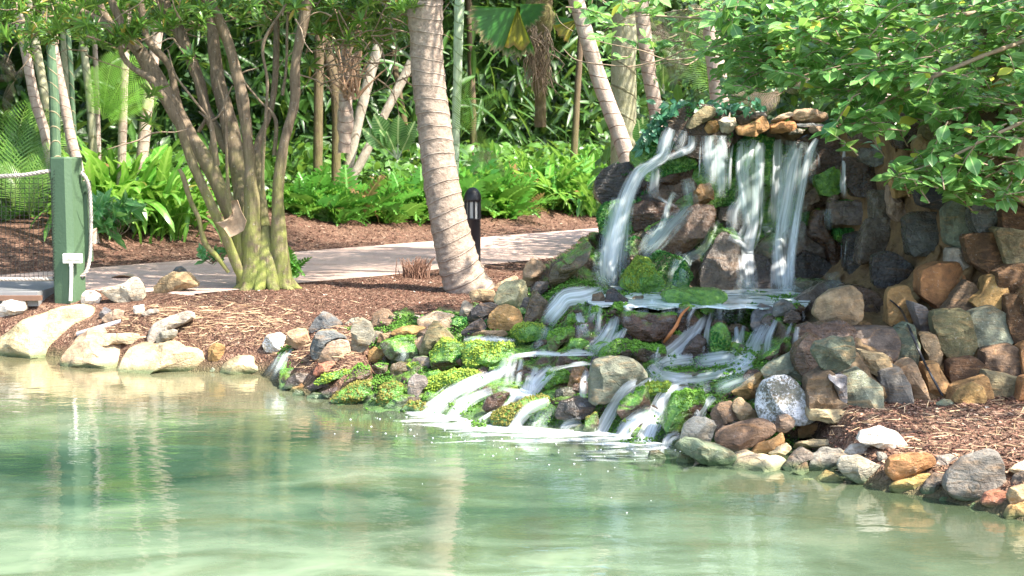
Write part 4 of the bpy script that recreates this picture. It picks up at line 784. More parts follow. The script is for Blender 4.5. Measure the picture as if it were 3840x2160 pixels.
# still pools on the steps
def poolmat():
    t=NT('foaming_pool'); p=t.obj(); n=t.noise(t.mapping(p,(3,7,3)),1,4,.6,.6); c=t.mix(t.mr(n,.40,.56),(.16,.22,.19),(.82,.88,.90)); return t.done(t.bsdf(c,.2,t.bump(n,.15,.02),spec=.5))
PM=poolmat()
def pool(crop,xy,z,name,parent,mat=PM):
    uv=[cv(crop,x,y) for x,y in np.array(xy,float).reshape(-1,2)]; pts=np.array([Pz(u,v,z) for u,v in uv]); c=pts.mean(0)
    n=len(pts); V=[c]+list(pts)+[q-np.array([0,0,.012]) for q in pts]; F=[[0,1+i,1+(i+1)%n,1+(i+1)%n] for i in range(n)]
    V=np.array(V); tri=np.array([[0,1+i,1+(i+1)%n] for i in range(n)]); side=np.array([[1+i,1+n+i,1+n+(i+1)%n] for i in range(n)]+[[1+i,1+n+(i+1)%n,1+(i+1)%n] for i in range(n)])
    GEO.append((V,tri)); return mk(name,V,np.vstack([tri,side]),mat,parent,smooth_=False)
pool('F',[820,200,950,150,1100,120,1300,120,1700,120,2000,120,2330,150,2480,200,2400,290,2280,284,2100,296,1980,284,1860,296,1700,280,1600,292,1480,284,1350,300,1240,278,1150,286,1040,270,950,280,850,250],.732,'water_surface',up)
from mathutils.bvhtree import BVHTree
_V=[];_F=[];_o=0
for v_,f_ in GEO:
    _V.append(v_);_F.append(f_+_o);_o+=len(v_)
BV=BVHTree.FromPolygons(np.concatenate(_V).tolist(),np.concatenate(_F).tolist())
def hitY(u,v,default=None):
    d=Vector(rdir(u,v)); h=BV.ray_cast(Vector(CAM),d.normalized(),40)
    if h[0] is None: return default
    return h[0].y
def streammat(name,dens,tint=(.86,.91,.96)):
    t=NT(name); uv=t.uv(); s=t.n('ShaderNodeSeparateXYZ'); t.l(uv,s.inputs[0]); x,y=s.outputs[0],s.outputs[1]
    cmb=t.n('ShaderNodeCombineXYZ'); t.l(t.math('ADD',x,t.math('MULTIPLY',t.noise(t.mapping(uv,(0,1.5,0)),1,2),.08)),cmb.inputs[0]); t.l(y,cmb.inputs[1]); oi=t.n('ShaderNodeObjectInfo'); t.l(t.math('MULTIPLY',oi.outputs['Random'],30),cmb.inputs[2])
    wx=t.math('MULTIPLY',t.math('ADD',x,t.math('MULTIPLY',t.noise(t.mapping(uv,(0,1.5,0)),1,2),.10)),t.math('MULTIPLY',t.attr('wm'),38)); cmb2=t.n('ShaderNodeCombineXYZ'); t.l(wx,cmb2.inputs[0]); t.l(t.math('MULTIPLY',y,1.6),cmb2.inputs[1]); t.l(t.math('MULTIPLY',oi.outputs['Random'],30),cmb2.inputs[2])
    n=t.noise(cmb2.outputs[0],1,2.5,.6); n2=t.noise(t.mapping(cmb2.outputs[0],(3.3,1.6,1)),1,3,.7)
    m=t.math('ADD',t.math('MULTIPLY',n,.7),t.math('MULTIPLY',n2,.3)); st=t.mr(m,.32,.62,.30,1)
    e=t.math('MULTIPLY',t.mr(x,0,.5,0,1),t.mr(x,.5,1,1,0)); e=t.math('MULTIPLY',e,2); e=t.math('MINIMUM',e,1.3); en=t.mr(t.attr('rnd'),0,1,0,1)
    al=t.mr(t.math('ADD',m,t.math('MULTIPLY',e,.22)),.50,.95,0,1); al=t.math('MULTIPLY',t.math('MULTIPLY',al,t.mr(e,0,.25,0,1)),t.math('MULTIPLY',en,dens)); al=t.math('MINIMUM',al,.95)
    p=t.n('ShaderNodeBsdfPrincipled'); p.inputs['Base Color'].default_value=(*tint,1); p.inputs['Roughness'].default_value=.35
    tl=t.n('ShaderNodeBsdfTranslucent'); tl.inputs[0].default_value=(*tint,1); tr=t.n('ShaderNodeBsdfTransparent')
    return t.done(t.mixsh(al,tr.outputs[0],t.mixsh(.45,p.outputs[0],tl.outputs[0])))
SM=[streammat('white_water',1.0),streammat('thin_water',.85),streammat('veil_water',.55,(.72,.86,.84))]
def ribbon(parent,crop,pts,kind=0,mode='drape',cols=13,step=14,fall=.0,off=.03):
    a=np.array([(*cv(crop if isinstance(p[0],(int,float)) else p[0],*(p[:2] if isinstance(p[0],(int,float)) else p[1:3])),p[-1]/CR[crop if isinstance(p[0],(int,float)) else p[0]][2]) for p in pts],float)
    if mode=='drape' and len(a)>2:
        yy=hitY(a[-1,0],a[-1,1],9) or 9; zz=P(a[-1,0],a[-1,1],yy)[2]
        if zz<.16: dd=a[-1,:2]-a[-2,:2]; dd/=np.linalg.norm(dd); a=np.vstack([a,[*(a[-1,:2]+dd*38),a[-1,2]*1.15]])
    L=np.hypot(*np.diff(a[:,:2],axis=0).T).sum(); n=max(6,int(L/step)); q=spline(a,n)
    tg=np.gradient(q[:,:2],axis=0); tg/=np.linalg.norm(tg,axis=1)[:,None]+1e-9; nm=np.stack([-tg[:,1],tg[:,0]],-1)
    # near-vertical falls widen sideways, so keep the cross direction smooth
    xs=np.linspace(-1,1,cols); Yg=np.zeros((n,cols)); UV=np.zeros((n,cols,2))
    for i in range(n):
        UV[i]=q[i,:2]+xs[:,None]*nm[i]*q[i,2]*(.96 if mode=='fall' else 1.0)
    Yl=None
    for i in range(n):
        for j in range(cols):
            y=hitY(*UV[i,j]); Yg[i,j]=np.nan if y is None else y
        r=Yg[i]; ok=~np.isnan(r)
        if ok.any():
            med=np.nanmedian(r); r[~ok]=med; r[:]=np.clip(r,med-.14,med+.10)
        else: r[:]=Yl if Yl is not None else G(q[i,0],q[i,1])
        Yl=r.mean()
    if mode=='fall': Yg=np.minimum.accumulate(Yg,axis=0); Yg-= np.linspace(0,fall,n)[:,None]
    else: Yg=np.minimum(Yg,np.minimum.accumulate(Yg,axis=0)+.10)
    k=np.array([.1,.2,.4,.2,.1])
    for _ in range(2):
        Yp=np.pad(Yg,((2,2),(2,2)),mode='edge'); Yg=sum(k[a_]*Yp[a_:a_+n,2:-2] for a_ in range(5)); Yp=np.pad(Yg,((0,0),(2,2)),mode='edge'); Yg=sum(k[a_]*Yp[:,a_:a_+cols] for a_ in range(5))
    Yg-=off+.02*(1-xs**2)[None]
    V=np.array([[P(UV[i,j,0],UV[i,j,1],Yg[i,j]) for j in range(cols)] for i in range(n)])
    V+=np.stack([0*Yg,fbm(V*np.array([22,22,3.]),9,2)*.010,0*Yg],-1)
    wm=2*q[:,2]*Yg.mean(1)/FPX; ln=np.r_[0,np.cumsum(np.linalg.norm(np.diff(V[:,cols//2],axis=0),axis=1))]
    ws_=max(.6,min(3.5,wm.mean()/.13)); uvm=np.stack([np.repeat((xs[None]+1)/2,n,0),np.repeat(ln[:,None],cols,1)],-1).reshape(-1,2)
    en=np.minimum(1,np.minimum(np.arange(n)/4+.4,(n-1-np.arange(n))/5+.08)); rnd=np.repeat(en,cols)
    o=mk('water_strand',V.reshape(-1,3),grid_faces(n,cols),SM[kind],parent,uvm,rnd)
    at=o.data.attributes.new('wm','FLOAT','POINT'); at.data.foreach_set('value',np.repeat(wm,cols).astype(np.float32)); return o
lo=empty('waterfall',P(2300,1500,9.9)); tag(lo,'white water tumbling down the mossy stepped cascade into the pond','waterfall')
sm=empty('waterfall',P(1090,1440,11)); tag(sm,'small green-tinged trickle entering the pond left of the shore rock pile','trickle')
f='fall'
UPR=[([(545,200,60),(495,300,75),(475,390,65),(400,455,50),(300,520,62),(215,680,70),(150,900,72),(100,1100,85),(70,1340,110)],0),
([(540,200,40),(500,300,55),(480,400,50)],0),([(320,510,40),(230,660,45),(170,860,45),(110,1120,50),(80,1330,60)],0),
([(150,700,70),(90,1000,90),(50,1330,130)],2),([(240,640,60),(190,900,70),(150,1300,90)],2),
([(685,250,45),(675,330,45),(580,385,32),(480,425,25)],0),([(620,210,40),(600,300,50),(560,360,40)],1),
([(430,480,50),(410,600,60),(400,700,62)],1),([(510,740,26),(490,850,24)],1),([(440,690,18),(500,730,18),(590,770,22)],1),
([(690,760,45),(560,870,75),(430,1010,85),(320,1130,60)],2),([(560,660,36),(520,740,25),(470,900,40),(380,1000,60),(320,1120,50)],2),
([(650,560,60),(690,760,60)],2),([(620,1100,60),(570,1230,60),(545,1370,60)],2),([(840,920,25),(760,1080,40),(650,1150,50),(600,1350,60)],2),
([(800,250,50),(800,400,62),(812,600,72)],1),([(845,300,28),(850,450,28),(840,600,32)],0),([(750,290,9),(742,420,10),(738,570,12)],1),
([(905,250,38),(902,380,50),(905,560,50),(905,700,55)],1),([(890,260,22),(920,330,20),(915,420,18)],0),([(985,300,10),(965,450,18),(955,640,20)],0),
([(1050,290,42),(1050,500,52),(1045,700,45),(985,800,60),(990,940,60)],1),([(1030,330,25),(1020,500,25),(1060,700,30),(1100,950,40)],1),
([(1135,275,28),(1105,400,28),(1070,560,34)],0),([(1180,300,48),(1172,500,45),(1160,700,50),(1140,900,60),(1090,1100,70),(1080,1380,105)],0),
([(1150,640,45),(1130,820,45),(1060,990,60),(1050,1100,60)],1),([(960,960,50),(1040,1000,50),(1110,1060,40)],1),
([(870,860,28),(850,920,20),(840,960,15)],0),
([(1310,275,48),(1300,500,52),(1290,750,62),(1285,920,60)],1),([(1290,300,18),(1280,500,20),(1275,700,20)],0),
([(1450,340,48),(1410,520,60),(1370,750,62),(1335,950,65),(1330,1180,80),(1335,1390,100)],0),([(1370,400,40),(1350,600,50),(1320,850,60)],1),
([(1590,270,24),(1530,400,34),(1490,600,34),(1445,850,38),(1405,1100,46),(1380,1405,75)],0),([(1600,272,12),(1548,400,16),(1508,580,16),(1460,820,18),(1420,1080,24),(1400,1300,40)],0),
([(1570,330,40),(1560,450,36),(1555,600,40)],2),([(1600,380,8),(1610,480,8)],1),([(1790,290,10),(1785,480,22),(1780,620,30),(1795,700,16)],1),
([(1665,780,34),(1680,930,34)],2),([(1805,1000,7),(1785,1200,9)],1),([(1768,1040,5),(1768,1180,5)],1),([(1700,1240,70),(1720,1390,80)],2),
([(1200,930,60),(1240,920,50),(1300,930,40)],1),([(70,1200,60),(60,1300,110),(60,1390,150)],2),([(1390,1280,70),(1390,1350,110),(1390,1430,140)],2),([(1080,1280,70),(1080,1350,100),(1080,1410,130)],2)]
UPR+=[([(860,245,110),(865,420,115),(870,650,120)],2),([(1110,275,110),(1110,600,125),(1090,900,140)],2),([(1450,290,110),(1410,650,130),(1370,1050,140)],2)]
for pts,k in UPR: ribbon(up,'I',pts,k,'fall',fall=.06,off=.05)
LOW=[('F',[(960,190,50),(820,210,75),(700,225,80),(640,280,85),(590,350,75),(555,415,65)],0),('F',[(640,240,50),(600,320,45),(560,400,35)],0),
('F',[(560,430,45),(530,540,50)],2),('F',[(780,330,26),(805,420,50),(815,510,62)],0),('F',[(940,290,16),(925,400,30),(930,515,42)],1),
('F',[(1062,360,34),(1010,450,60),(950,540,65),(860,620,70)],0),('F',[(1120,440,20),(1050,520,40),(980,560,40)],1),
('F',[(890,618,22),(760,612,34),(650,626,20),(520,616,32),(400,628,22),(270,640,38)],1),('F',[(880,625,14),(650,632,12),(450,622,16),(280,648,18)],0),('F',[(260,650,36),(230,750,42),(180,845,45)],1),('F',[(315,650,40),(290,760,42),(275,880,52)],0),
('F',[(375,660,26),(352,780,28),(345,880,36)],0),('F',[(480,720,34),(450,810,50),(420,895,65)],0),('F',[(600,730,50),(520,790,62),(440,885,62)],0),('F',[(420,890,40),(330,900,40),(270,890,30)],0),
('F',[(870,694,12),(780,696,24),(700,712,14),(560,742,26)],1),('F',[(180,770,30),(90,825,50),(-10,870,55)],2),
('E',[(2290,930,40),(2150,985,60),(1960,1050,80),(1800,1130,90),(1650,1240,95),(1540,1330,70)],1),('E',[(2100,1020,30),(1900,1080,40),(1720,1180,50),(1600,1320,60)],0),
('E',[(2140,1130,50),(1980,1180,62),(1850,1270,70),(1780,1360,65)],0),('F',[(480,905,40),(340,925,42),(270,980,18),(110,1075,16)],0),
('F',[(570,965,36),(450,1000,50),(375,1070,50),(320,1150,45)],0),('F',[(600,990,60),(520,1070,80),(480,1160,90)],2),('F',[(842,745,30),(822,830,36),(810,930,34)],0),
('F',[(1620,280,24),(1570,370,22),(1560,470,16)],1),('F',[(1700,350,22),(1640,430,40),(1550,520,65),(1430,620,68),(1310,700,70)],0),
('F',[(1735,330,24),(1702,450,26),(1690,630,32)],0),('G',[(465,370,12),(470,460,24),(450,610,36)],0),('G',[(525,400,22),(500,500,34),(470,620,45)],0),
('G',[(690,395,36),(610,490,60),(530,620,70),(420,710,60)],0),('G',[(745,365,24),(695,480,28),(670,630,30)],0),('G',[(852,385,12),(830,440,18),(810,500,18)],1),('G',[(885,410,20),(870,570,26)],1),('G',[(925,300,14),(936,372,16)],1),
('G',[(580,590,45),(520,660,50),(420,700,50)],0),('F',[(1600,660,50),(1450,680,50),(1330,710,50)],1),
('F',[(2020,690,60),(1900,745,50),(1720,780,48),(1520,800,48),(1330,765,55)],0),('F',[(1900,650,50),(1750,660,60),(1600,690,50)],1),('F',[(1300,700,55),(1345,760,60),(1420,800,50)],0),
('F',[(1560,830,70),(1440,880,70),(1370,960,70),(1330,1060,75),(1270,1190,80),(1235,1270,75)],0),('F',[(1390,940,35),(1340,1060,40),(1290,1180,50),(1260,1260,50)],0),
('F',[(1290,1030,55),(1180,1090,62),(1110,1170,62),(1085,1250,50)],0),('F',[(1340,820,30),(1170,850,48),(1060,960,52),(985,1080,54),(930,1200,48)],0),
('F',[(1750,930,30),(1680,1000,40),(1645,1070,44)],0),('F',[(1600,800,60),(1700,870,70)],1),('F',[(1690,850,50),(1710,900,40)],1),
('F',[(1500,1190,40),(1430,1225,40),(1400,1295,44)],0),('F',[(800,1105,36),(700,1125,40),(655,1190,34)],0),('F',[(1352,575,9),(1325,680,12)],0),
('F',[(-40,520,24),(160,525,32),(330,535,26)],0),('F',[(520,530,30),(440,590,30)],2),('F',[(1300,230,40),(1330,290,30)],1),('G',[(600,760,40),(400,800,60),(330,850,50)],2)]
LOW+=[('F',[(x,262,w),(x+dx*.5,320,w*1.1),(x+dx,400,w)],k) for x,w,dx,k in [(1460,40,-20,1),(1530,36,-30,2),(1790,50,-10,1),(1860,40,10,2),(1960,44,-20,1),(1400,30,0,2),(1250,40,-10,1),(1150,36,-30,1),(900,40,-30,1)]]
for c,pts,k in LOW: ribbon(lo,c,pts,k,'drape',off=.035)
for pts,k in [([(330,735,30),(250,820,55),(180,920,70),(110,1010,80)],2),([(330,740,14),(240,840,18),(170,960,20)],1),([(1300,730,60),(1340,800,50),(1300,870,60)],2)]: ribbon(sm if pts[0][0]<900 else lo,'E',pts,k,off=.03)
# foam on the pond
def foammat():
    t=NT('foam'); p=t.obj(); n=t.noise(t.mapping(p,(2.0,8,1),(0,0,-.25)),1,5,.62,.8); a=t.attr('rnd'); m=t.math('ADD',n,t.math('MULTIPLY',a,.42)); al=t.mr(m,.70,.98,0,.85)
    tr=t.n('ShaderNodeBsdfTransparent'); return t.done(t.mixsh(al,tr.outputs[0],t.bsdf((.85,.89,.90),.5)))
us=np.linspace(0,1,90); ks=np.linspace(0,1,22)
foot=spline(np.array([cv('E',1350,1320),cv('E',1550,1335),cv('F',60,1130),cv('F',320,1160),cv('F',650,1190),cv('F',950,1205),cv('F',1250,1265),cv('F',1440,1300)]),90)
Vf=[];R_=[]
for i,(u,v) in enumerate(foot):
    for k in ks:
        vv=v-14+k*(150+20*math.sin(i*.3)); Vf.append(Pz(u-k*150,vv,.004)); R_.append((1-k)**1.6*min(1,i/14+.3,(89-i)/8+.3))
tag(mk('foam',np.array(Vf),grid_faces(90,22),foammat(),None,None,R_),'white foam streaking the pond at the foot of the cascade','foam',kind='stuff')
Vs=[];Fs=[];bv,bf=ico(1)
for i in range(85):
    if i<105: j=int(RS.uniform(0,89)); u,v=foot[j]; u+=RS.normal()*120-90; v+=abs(RS.exponential(60))+10
    else: u,v=RS.uniform(100,3700),RS.uniform(1500,2140)
    p=Pz(u,v,.003)
    if p[1]>np.interp(p[0],SHA[:,0],SHA[:,1])-.1 : continue
    s=RS.uniform(.002,.006)*(1 if i<105 else .8)*p[1]/9; Fs.append(bf+len(Vs)*len(bv)); Vs.append(bv*[s*1.4,s*1.4,s*.5]+p)
tag(mk('foam_bubbles',np.concatenate(Vs),np.concatenate(Fs),simple('bubble_white',(.8,.84,.84),.3,5,.05,0)),'scattered white froth bubbles drifting on the pond','bubbles',kind='stuff')
# ================= PLANTS =================
def scat(name,tmpl,pos,axis,normal,size,mat,parent=None,rnd=None,wid=None,kind=None):
    V,F,U=tmpl; V=np.asarray(V,float); N=len(pos); pos=np.asarray(pos,float); a=np.asarray(axis,float); a/=np.linalg.norm(a,axis=1)[:,None]+1e-9
    nn=np.asarray(normal,float); s=np.cross(a,nn); s/=np.linalg.norm(s,axis=1)[:,None]+1e-9; nn=np.cross(s,a)
    size=np.broadcast_to(np.asarray(size,float),(N,)); wd=size if wid is None else np.broadcast_to(wid,(N,))
    VV=pos[:,None]+(V[None,:,0:1]*s[:,None])*wd[:,None,None]+(V[None,:,1:2]*a[:,None])*size[:,None,None]+(V[None,:,2:3]*nn[:,None])*size[:,None,None]
    FF=(F[None]+np.arange(N)[:,None,None]*len(V)).reshape(-1,F.shape[1]); r=RS.rand(N) if rnd is None else rnd
    return mk(name,VV.reshape(-1,3),FF,mat,parent,np.tile(U,(N,1)),np.repeat(r,len(V)),smooth_=True)
def leaf(ws_,fold=.12,droop=.15,wave=0):
    n=len(ws_); t=np.linspace(0,1,n); w_=np.array(ws_); z=-droop*t*t
    V=[];U=[]
    for i in range(n):
        wv=wave*math.sin(i*2.1)
        V+=[[-w_[i],t[i],z[i]+fold*w_[i]+wv*w_[i]],[0,t[i],z[i]],[w_[i],t[i],z[i]+fold*w_[i]-wv*w_[i]]]; U+=[[.5-w_[i],t[i]],[.5,t[i]],[.5+w_[i],t[i]]]
    return np.array(V),grid_faces(n,3),np.array(U)
FIG=leaf([.012,.13,.24,.30,.27,.15,.01],.25,.10)
LANCE=leaf([.015,.055,.075,.075,.05,.005],.4,.22)
BROAD=leaf([.02,.2,.30,.28,.18,.01],.2,.3)
def strap(arch,wv,w0=.065):
    n=14; t=np.linspace(0,1,n); w_=w0*np.sin(np.pi*np.clip(t*.93+.05,0,1))**.55*(1+.0*t); w_[0]=.015; w_[-1]=.004
    ang=np.cumsum(np.r_[0,np.full(n-1,arch/n)])*(1+.6*t); y=np.r_[0,np.cumsum(np.cos(ang[1:])/(n-1))]; z=-np.r_[0,np.cumsum(np.sin(ang[1:])/(n-1))]
    V=[];U=[]
    for i in range(n):
        k=wv*math.sin(i*2.4)*w_[i]; g=wv*math.sin(i*2.4+1.7)*w_[i]; V+=[[-w_[i],y[i],z[i]+.25*w_[i]+k],[0,y[i],z[i]],[w_[i],y[i],z[i]+.25*w_[i]+g]]; U+=[[.5-w_[i]*4,t[i]],[.5,t[i]],[.5+w_[i]*4,t[i]]]
    return np.array(V),grid_faces(n,3),np.array(U)
STR=[strap(a,b,c) for a,b,c in ((.5,.3,.05),(1.1,.5,.06),(1.7,.4,.045),(.8,.6,.07))]
def lobed(arch=1.0):
    V=[];F=[];U=[]; n=11
    def cen(t): a=arch*t; return np.array([0,math.sin(a)/max(arch,.01),-(1-math.cos(a))/max(arch,.01)])
    for i in range(n+1):
        c=cen(i/n); V+=[c+[-.018,0,0],c+[.018,0,0]]; U+=[[.45,.5],[.55,.5]]
    for i in range(n): F.append([2*i,2*i+1,2*i+3,2*i+2])
    for i in range(1,n+1):
        t=i/n; L=.24*math.sin(math.pi*min(1,.18+.8*t))**.8+.03; wv=.028
        for s in (-1,1):
            c=cen(t-.5/n); b=len(V); k=random.uniform(-.05,.02)
            V+=[c+[s*.012,-wv,0],c+[s*L*.5,L*.12-wv,.015],c+[s*L,L*.38,k],c+[s*L*.5,L*.25+wv,.01],c+[s*.012,wv,0]]; U+=[[.5,.2],[.3,.2],[.1,.2],[.3,.2],[.5,.2]]
            F+=[[b,b+1,b+3,b+4],[b+1,b+2,b+2,b+3]]
    return np.array(V),F,np.array(U)
def tri2(F):  # quads with repeated verts -> all tris
    o=[]
    for f in F:
        if len(set(f))==3: g=[]; [g.append(x) for x in f if x not in g]; o.append(g)
        else: o+= [[f[0],f[1],f[2]],[f[0],f[2],f[3]]]
    return np.array(o)
STRT=[(a_,tri2(b_),c_) for a_,b_,c_ in STR]
LOB=[]
for a in (.7,1.2,1.7):
    v_,f_,u_=lobed(a); LOB.append((v_,tri2(f_),u_))
def pinnate(n=30,arch=1.0,droop=.5,L0=.34,w0=.012,vee=.5):
    V=[];F=[];U=[]
    def cen(t): a=arch*t; return np.array([0,math.sin(a)/arch,-(1-math.cos(a))/arch])
    for i in range(13):
        c=cen(i/12); r=.010*(1-.8*i/12); V+=[c+[-r,0,0],c+[r,0,0],c+[0,0,r*1.5]]; U+=[[.5,.5]]*3
    for i in range(12):
        for j in range(3): F.append([3*i+j,3*i+(j+1)%3,3*i+3+(j+1)%3,3*i+3+j])
    for i in range(n):
        t=.12+.88*i/(n-1); c=cen(t); tg=cen(min(1.02,t+.02))-cen(t); tg/=np.linalg.norm(tg); up=np.cross([1,0,0],tg)
        L=L0*(math.sin(math.pi*min(1,.2+.75*t))**.7)*random.uniform(.9,1.08)
        for s in (-1,1):
            d=np.array([s,0,0])*.85+tg*(.35+.5*t)+up*vee*.4; d/=np.linalg.norm(d); wv=tg*w0; b=len(V)
            m=c+d*L*.5; e=c+d*L-up*droop*L*.35-np.array([0,0,droop*L*.3]); V+=[c-wv*.5,c+wv*.5,m-wv,m+wv,e]; U+=[[.45,.1],[.55,.1],[.4,.5],[.6,.5],[.5,1]]; F+=[[b,b+2,b+3,b+1],[b+2,b+4,b+4,b+3]]
    return np.array(V),tri2(F),np.array(U)
PIN=pinnate(24,w0=.010); PIN2=pinnate(28,.6,.25,.30,.008,.8); PIN3=pinnate(26,1.5,.9,.4,.006,.2)
def ups(n): z=RS.normal(size=(n,3))*.5; z[:,2]+=1; return z
LM=dict(
 fig=leafmat('fig_leaf',(.035,.15,.035),(.25,.48,.14),(.42,.58,.22),.38,.27,dead=(.50,.50,.08),vein=0,ribw=.03),
 lance=leafmat('lance_leaf',(.025,.09,.015),(.12,.27,.035),(.16,.3,.05),.3,.32,dead=(.30,.22,.05)),
 strap=leafmat('strap_leaf',(.045,.19,.018),(.17,.46,.05),(.30,.50,.12),.4,.3,vein=60,dead=(.28,.16,.07),ribw=.06),
 fern=leafmat('fern_leaf',(.03,.15,.018),(.15,.42,.055),(.2,.42,.09),.38,.38,dead=(.28,.17,.08)),
 palm=leafmat('palm_leaf',(.035,.13,.015),(.15,.36,.04),(.3,.4,.1),.35,.35),
 bright=leafmat('young_frond',(.13,.36,.03),(.26,.58,.07),(.4,.6,.15),.45,.35),
 dead=leafmat('dead_frond',(.16,.11,.08),(.40,.33,.26),(.4,.3,.2),.2,.8),
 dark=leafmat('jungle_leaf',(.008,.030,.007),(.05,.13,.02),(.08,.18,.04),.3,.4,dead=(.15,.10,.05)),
 mid=leafmat('undergrowth_leaf',(.025,.08,.012),(.12,.27,.035),(.14,.28,.07),.35,.4),
 dief=leafmat('spotted_leaf',(.035,.14,.03),(.08,.25,.05),(.55,.70,.30),.3,.35,vein=75,ribw=.04),
 ivy=leafmat('ivy_leaf',(.015,.075,.04),(.045,.19,.085),(.1,.3,.2),.2,.4),
 sap=leafmat('sapling_leaf',(.07,.25,.07),(.18,.45,.13),(.35,.55,.25),.3,.4))
BK=dict(tree=barkmat('brown_bark',(.09,.068,.045),(.27,.205,.14),.85,sx=30,sy=5,lich=.55,mossh=1.0),
 coco=barkmat('coconut_bark',(.20,.15,.115),(.42,.335,.27),0,(.55,.46,.39),7.4,sx=22,sy=26,lich=.3,rk=.35),
 palm=barkmat('pale_ringed_bark',(.30,.22,.175),(.52,.43,.36),0,(.20,.13,.09),7,sx=10,sy=9,lich=.5),
 lich=barkmat('lichened_bark',(.24,.22,.14),(.45,.44,.32),.35,(.16,.14,.09),3,sx=14,sy=5,lich=.9,mossh=3.0),
 dk=barkmat('dark_bark',(.07,.05,.03),(.17,.12,.075),.3,sx=26,sy=4,lich=.2,mossh=2),
 bam=barkmat('green_cane',(.06,.12,.075),(.15,.23,.13),0,(.42,.32,.20),5.5,sx=40,sy=2,lich=.05),
 cane=barkmat('pale_green_cane',(.42,.55,.36),(.60,.72,.50),0,(.22,.33,.14),5,sx=30,sy=3,lich=.05),
 twig=simple('twig',(.26,.19,.13),.8,20,.3),pole=barkmat('grey_pole_bark',(.30,.25,.19),(.52,.46,.38),0,(.2,.15,.11),2,sx=12,sy=8,lich=.7))
def path3(crop,pts,Y,z0=None):
    out=[]
    for i,p in enumerate(pts):
        y=Y if not hasattr(Y,'__len__') else np.interp(i,[0,len(pts)-1],Y); u,v=cv(crop,p[0],p[1]); out.append(P(u,v,y))
    return np.array(out)
def wid(crop,w_,Y): return w_/CR[crop][2]*Y/FPX/2
# --- palms whose trunks stand in the bed; crowns of fronds are above the frame ---
FR={}
def crown(parent,top,n,L,mat,key,tilt=.5,sd=0):
    r=random.Random(sd)
    if key not in FR:
        V,F,U=dict(p=PIN,q=PIN3)[key]; FR[key]=mk('frond',V,F,LM[mat],None,U,RS.rand(len(V))*.5+.2); FR[key+'u']=0
    for i in range(n):
        o=FR[key] if not FR[key+'u'] else FR[key].copy()
        if FR[key+'u']: COL.objects.link(o)
        FR[key+'u']=1
        o.parent=parent; o.location=Vector(top)-Vector(parent.location); el=r.uniform(.1,1.1); o.rotation_euler=(el,0,2*math.pi*i/n+r.uniform(-.2,.2)); l=L*r.uniform(.85,1.1); o.scale=(l,l,l)
def palm(crop,pts,w_,Y,mat,label,ring=.03,rs=.14,cr=None,name='palm_tree',top=5.5,cat='palm tree',base=None,grp=None,seg=14):
    c=path3(crop,pts,Y); w2=w_ if hasattr(w_,'__len__') else [w_,w_]; ya=Y if not hasattr(Y,'__len__') else Y[0]
    # continue up beyond the frame, down into the soil
    d=c[0]-c[1] if c[0][2]>c[1][2] else c[-1]-c[-2]
    if c[0][2]<c[-1][2]: c=c[::-1]; w2=w2[::-1]
    d=(c[0]-c[min(1,len(c)-1)]); d/=np.linalg.norm(d)
    if c[0][2]<top and cr is not None: k=(top-c[0][2])/max(d[2],.5); c=np.vstack([c[0]+d*k,c])
    bx=c[-1]; gz=float(terr(bx[0],bx[1])); d2=c[-1]-c[-2]; d2/=np.linalg.norm(d2)
    if bx[2]>gz: c=np.vstack([c,bx+d2*((bx[2]-gz+.1)/max(.3,-d2[2]))])
    r=np.interp(np.linspace(0,1,len(c)),[0,1],[wid(crop,w2[0],ya),wid(crop,w2[-1],ya)])
    e=empty(name,(c[-1][0],c[-1][1],gz)); tag(e,label,cat,grp); n=int(max(20,np.linalg.norm(c[0]-c[-1])/.045))
    V,F,U=tube(c[::-1],r[::-1],n,seg,.06,5,ring,rs,random.randint(0,99)); mk('trunk',V,F,BK[mat],e,U)
    if cr: crown(e,c[0],cr,2.3,'palm','p',sd=len(label))
    return e
palm('K',[(205,350),(300,850),(390,1150),(440,1400)],[80,95],18.2,'palm','pale ringed palm trunk leaning right, furthest left of the ones behind the green post',cr=7)
palm('K',[(300,330),(370,700),(420,1000),(455,1380)],[80,80],18.6,'lich','mottled grey trunk crossing the far-left pale trunk behind the post',cr=6)
palm('K',[(455,350),(545,800),(610,1150),(650,1330)],[75,100],17.9,'palm','sunlit pale trunk leaning right, just right of the teal ringed cane',cr=7)
palm('K',[(420,-60),(440,300),(455,560),(470,800),(482,1100),(490,1420)],[70,100],17.4,'bam','teal green cane trunk with tan rings directly behind the green post',ring=.05,rs=.17,cr=None,name='ringed_cane',cat='cane palm')
palm('K',[(590,200),(620,600),(640,1000),(660,1300)],[45,45],19.0,'bam','slender bright green cane right of the sunlit pale trunk',ring=.04,rs=.25,cr=4,name='ringed_cane',cat='cane palm')
palm('K',[(560,360),(575,700),(590,1250)],[60,60],20.5,'lich','dull green-grey trunk half hidden behind the slender green cane',cr=4)
palm('K',[(740,480),(785,850),(815,1300)],[60,75],20.0,'lich','thin leaning grey trunk, left one of a close pair left of the tree',cr=5)
palm('K',[(835,500),(850,850),(860,1300)],[45,50],20.2,'palm','thin upright trunk, right one of the close pair left of the tree',cr=4)
palm('K',[(1100,480),(1085,850),(1070,1300)],[62,80],19.0,'palm','upright ringed trunk with a sunlit edge above the strap ferns',cr=5)
palm('K',[(1330,650),(1290,950),(1250,1330)],[90,110],19.4,'palm','broad sunlit trunk leaning left just behind the left limb of the tree',cr=5)
palm('L',[(460,450),(455,800),(450,1320)],[80,85],22.6,'dk','brown upright trunk right of the many-stemmed tree, left one of two dark ones',ring=.01,cr=4,name='tree',cat='tree')
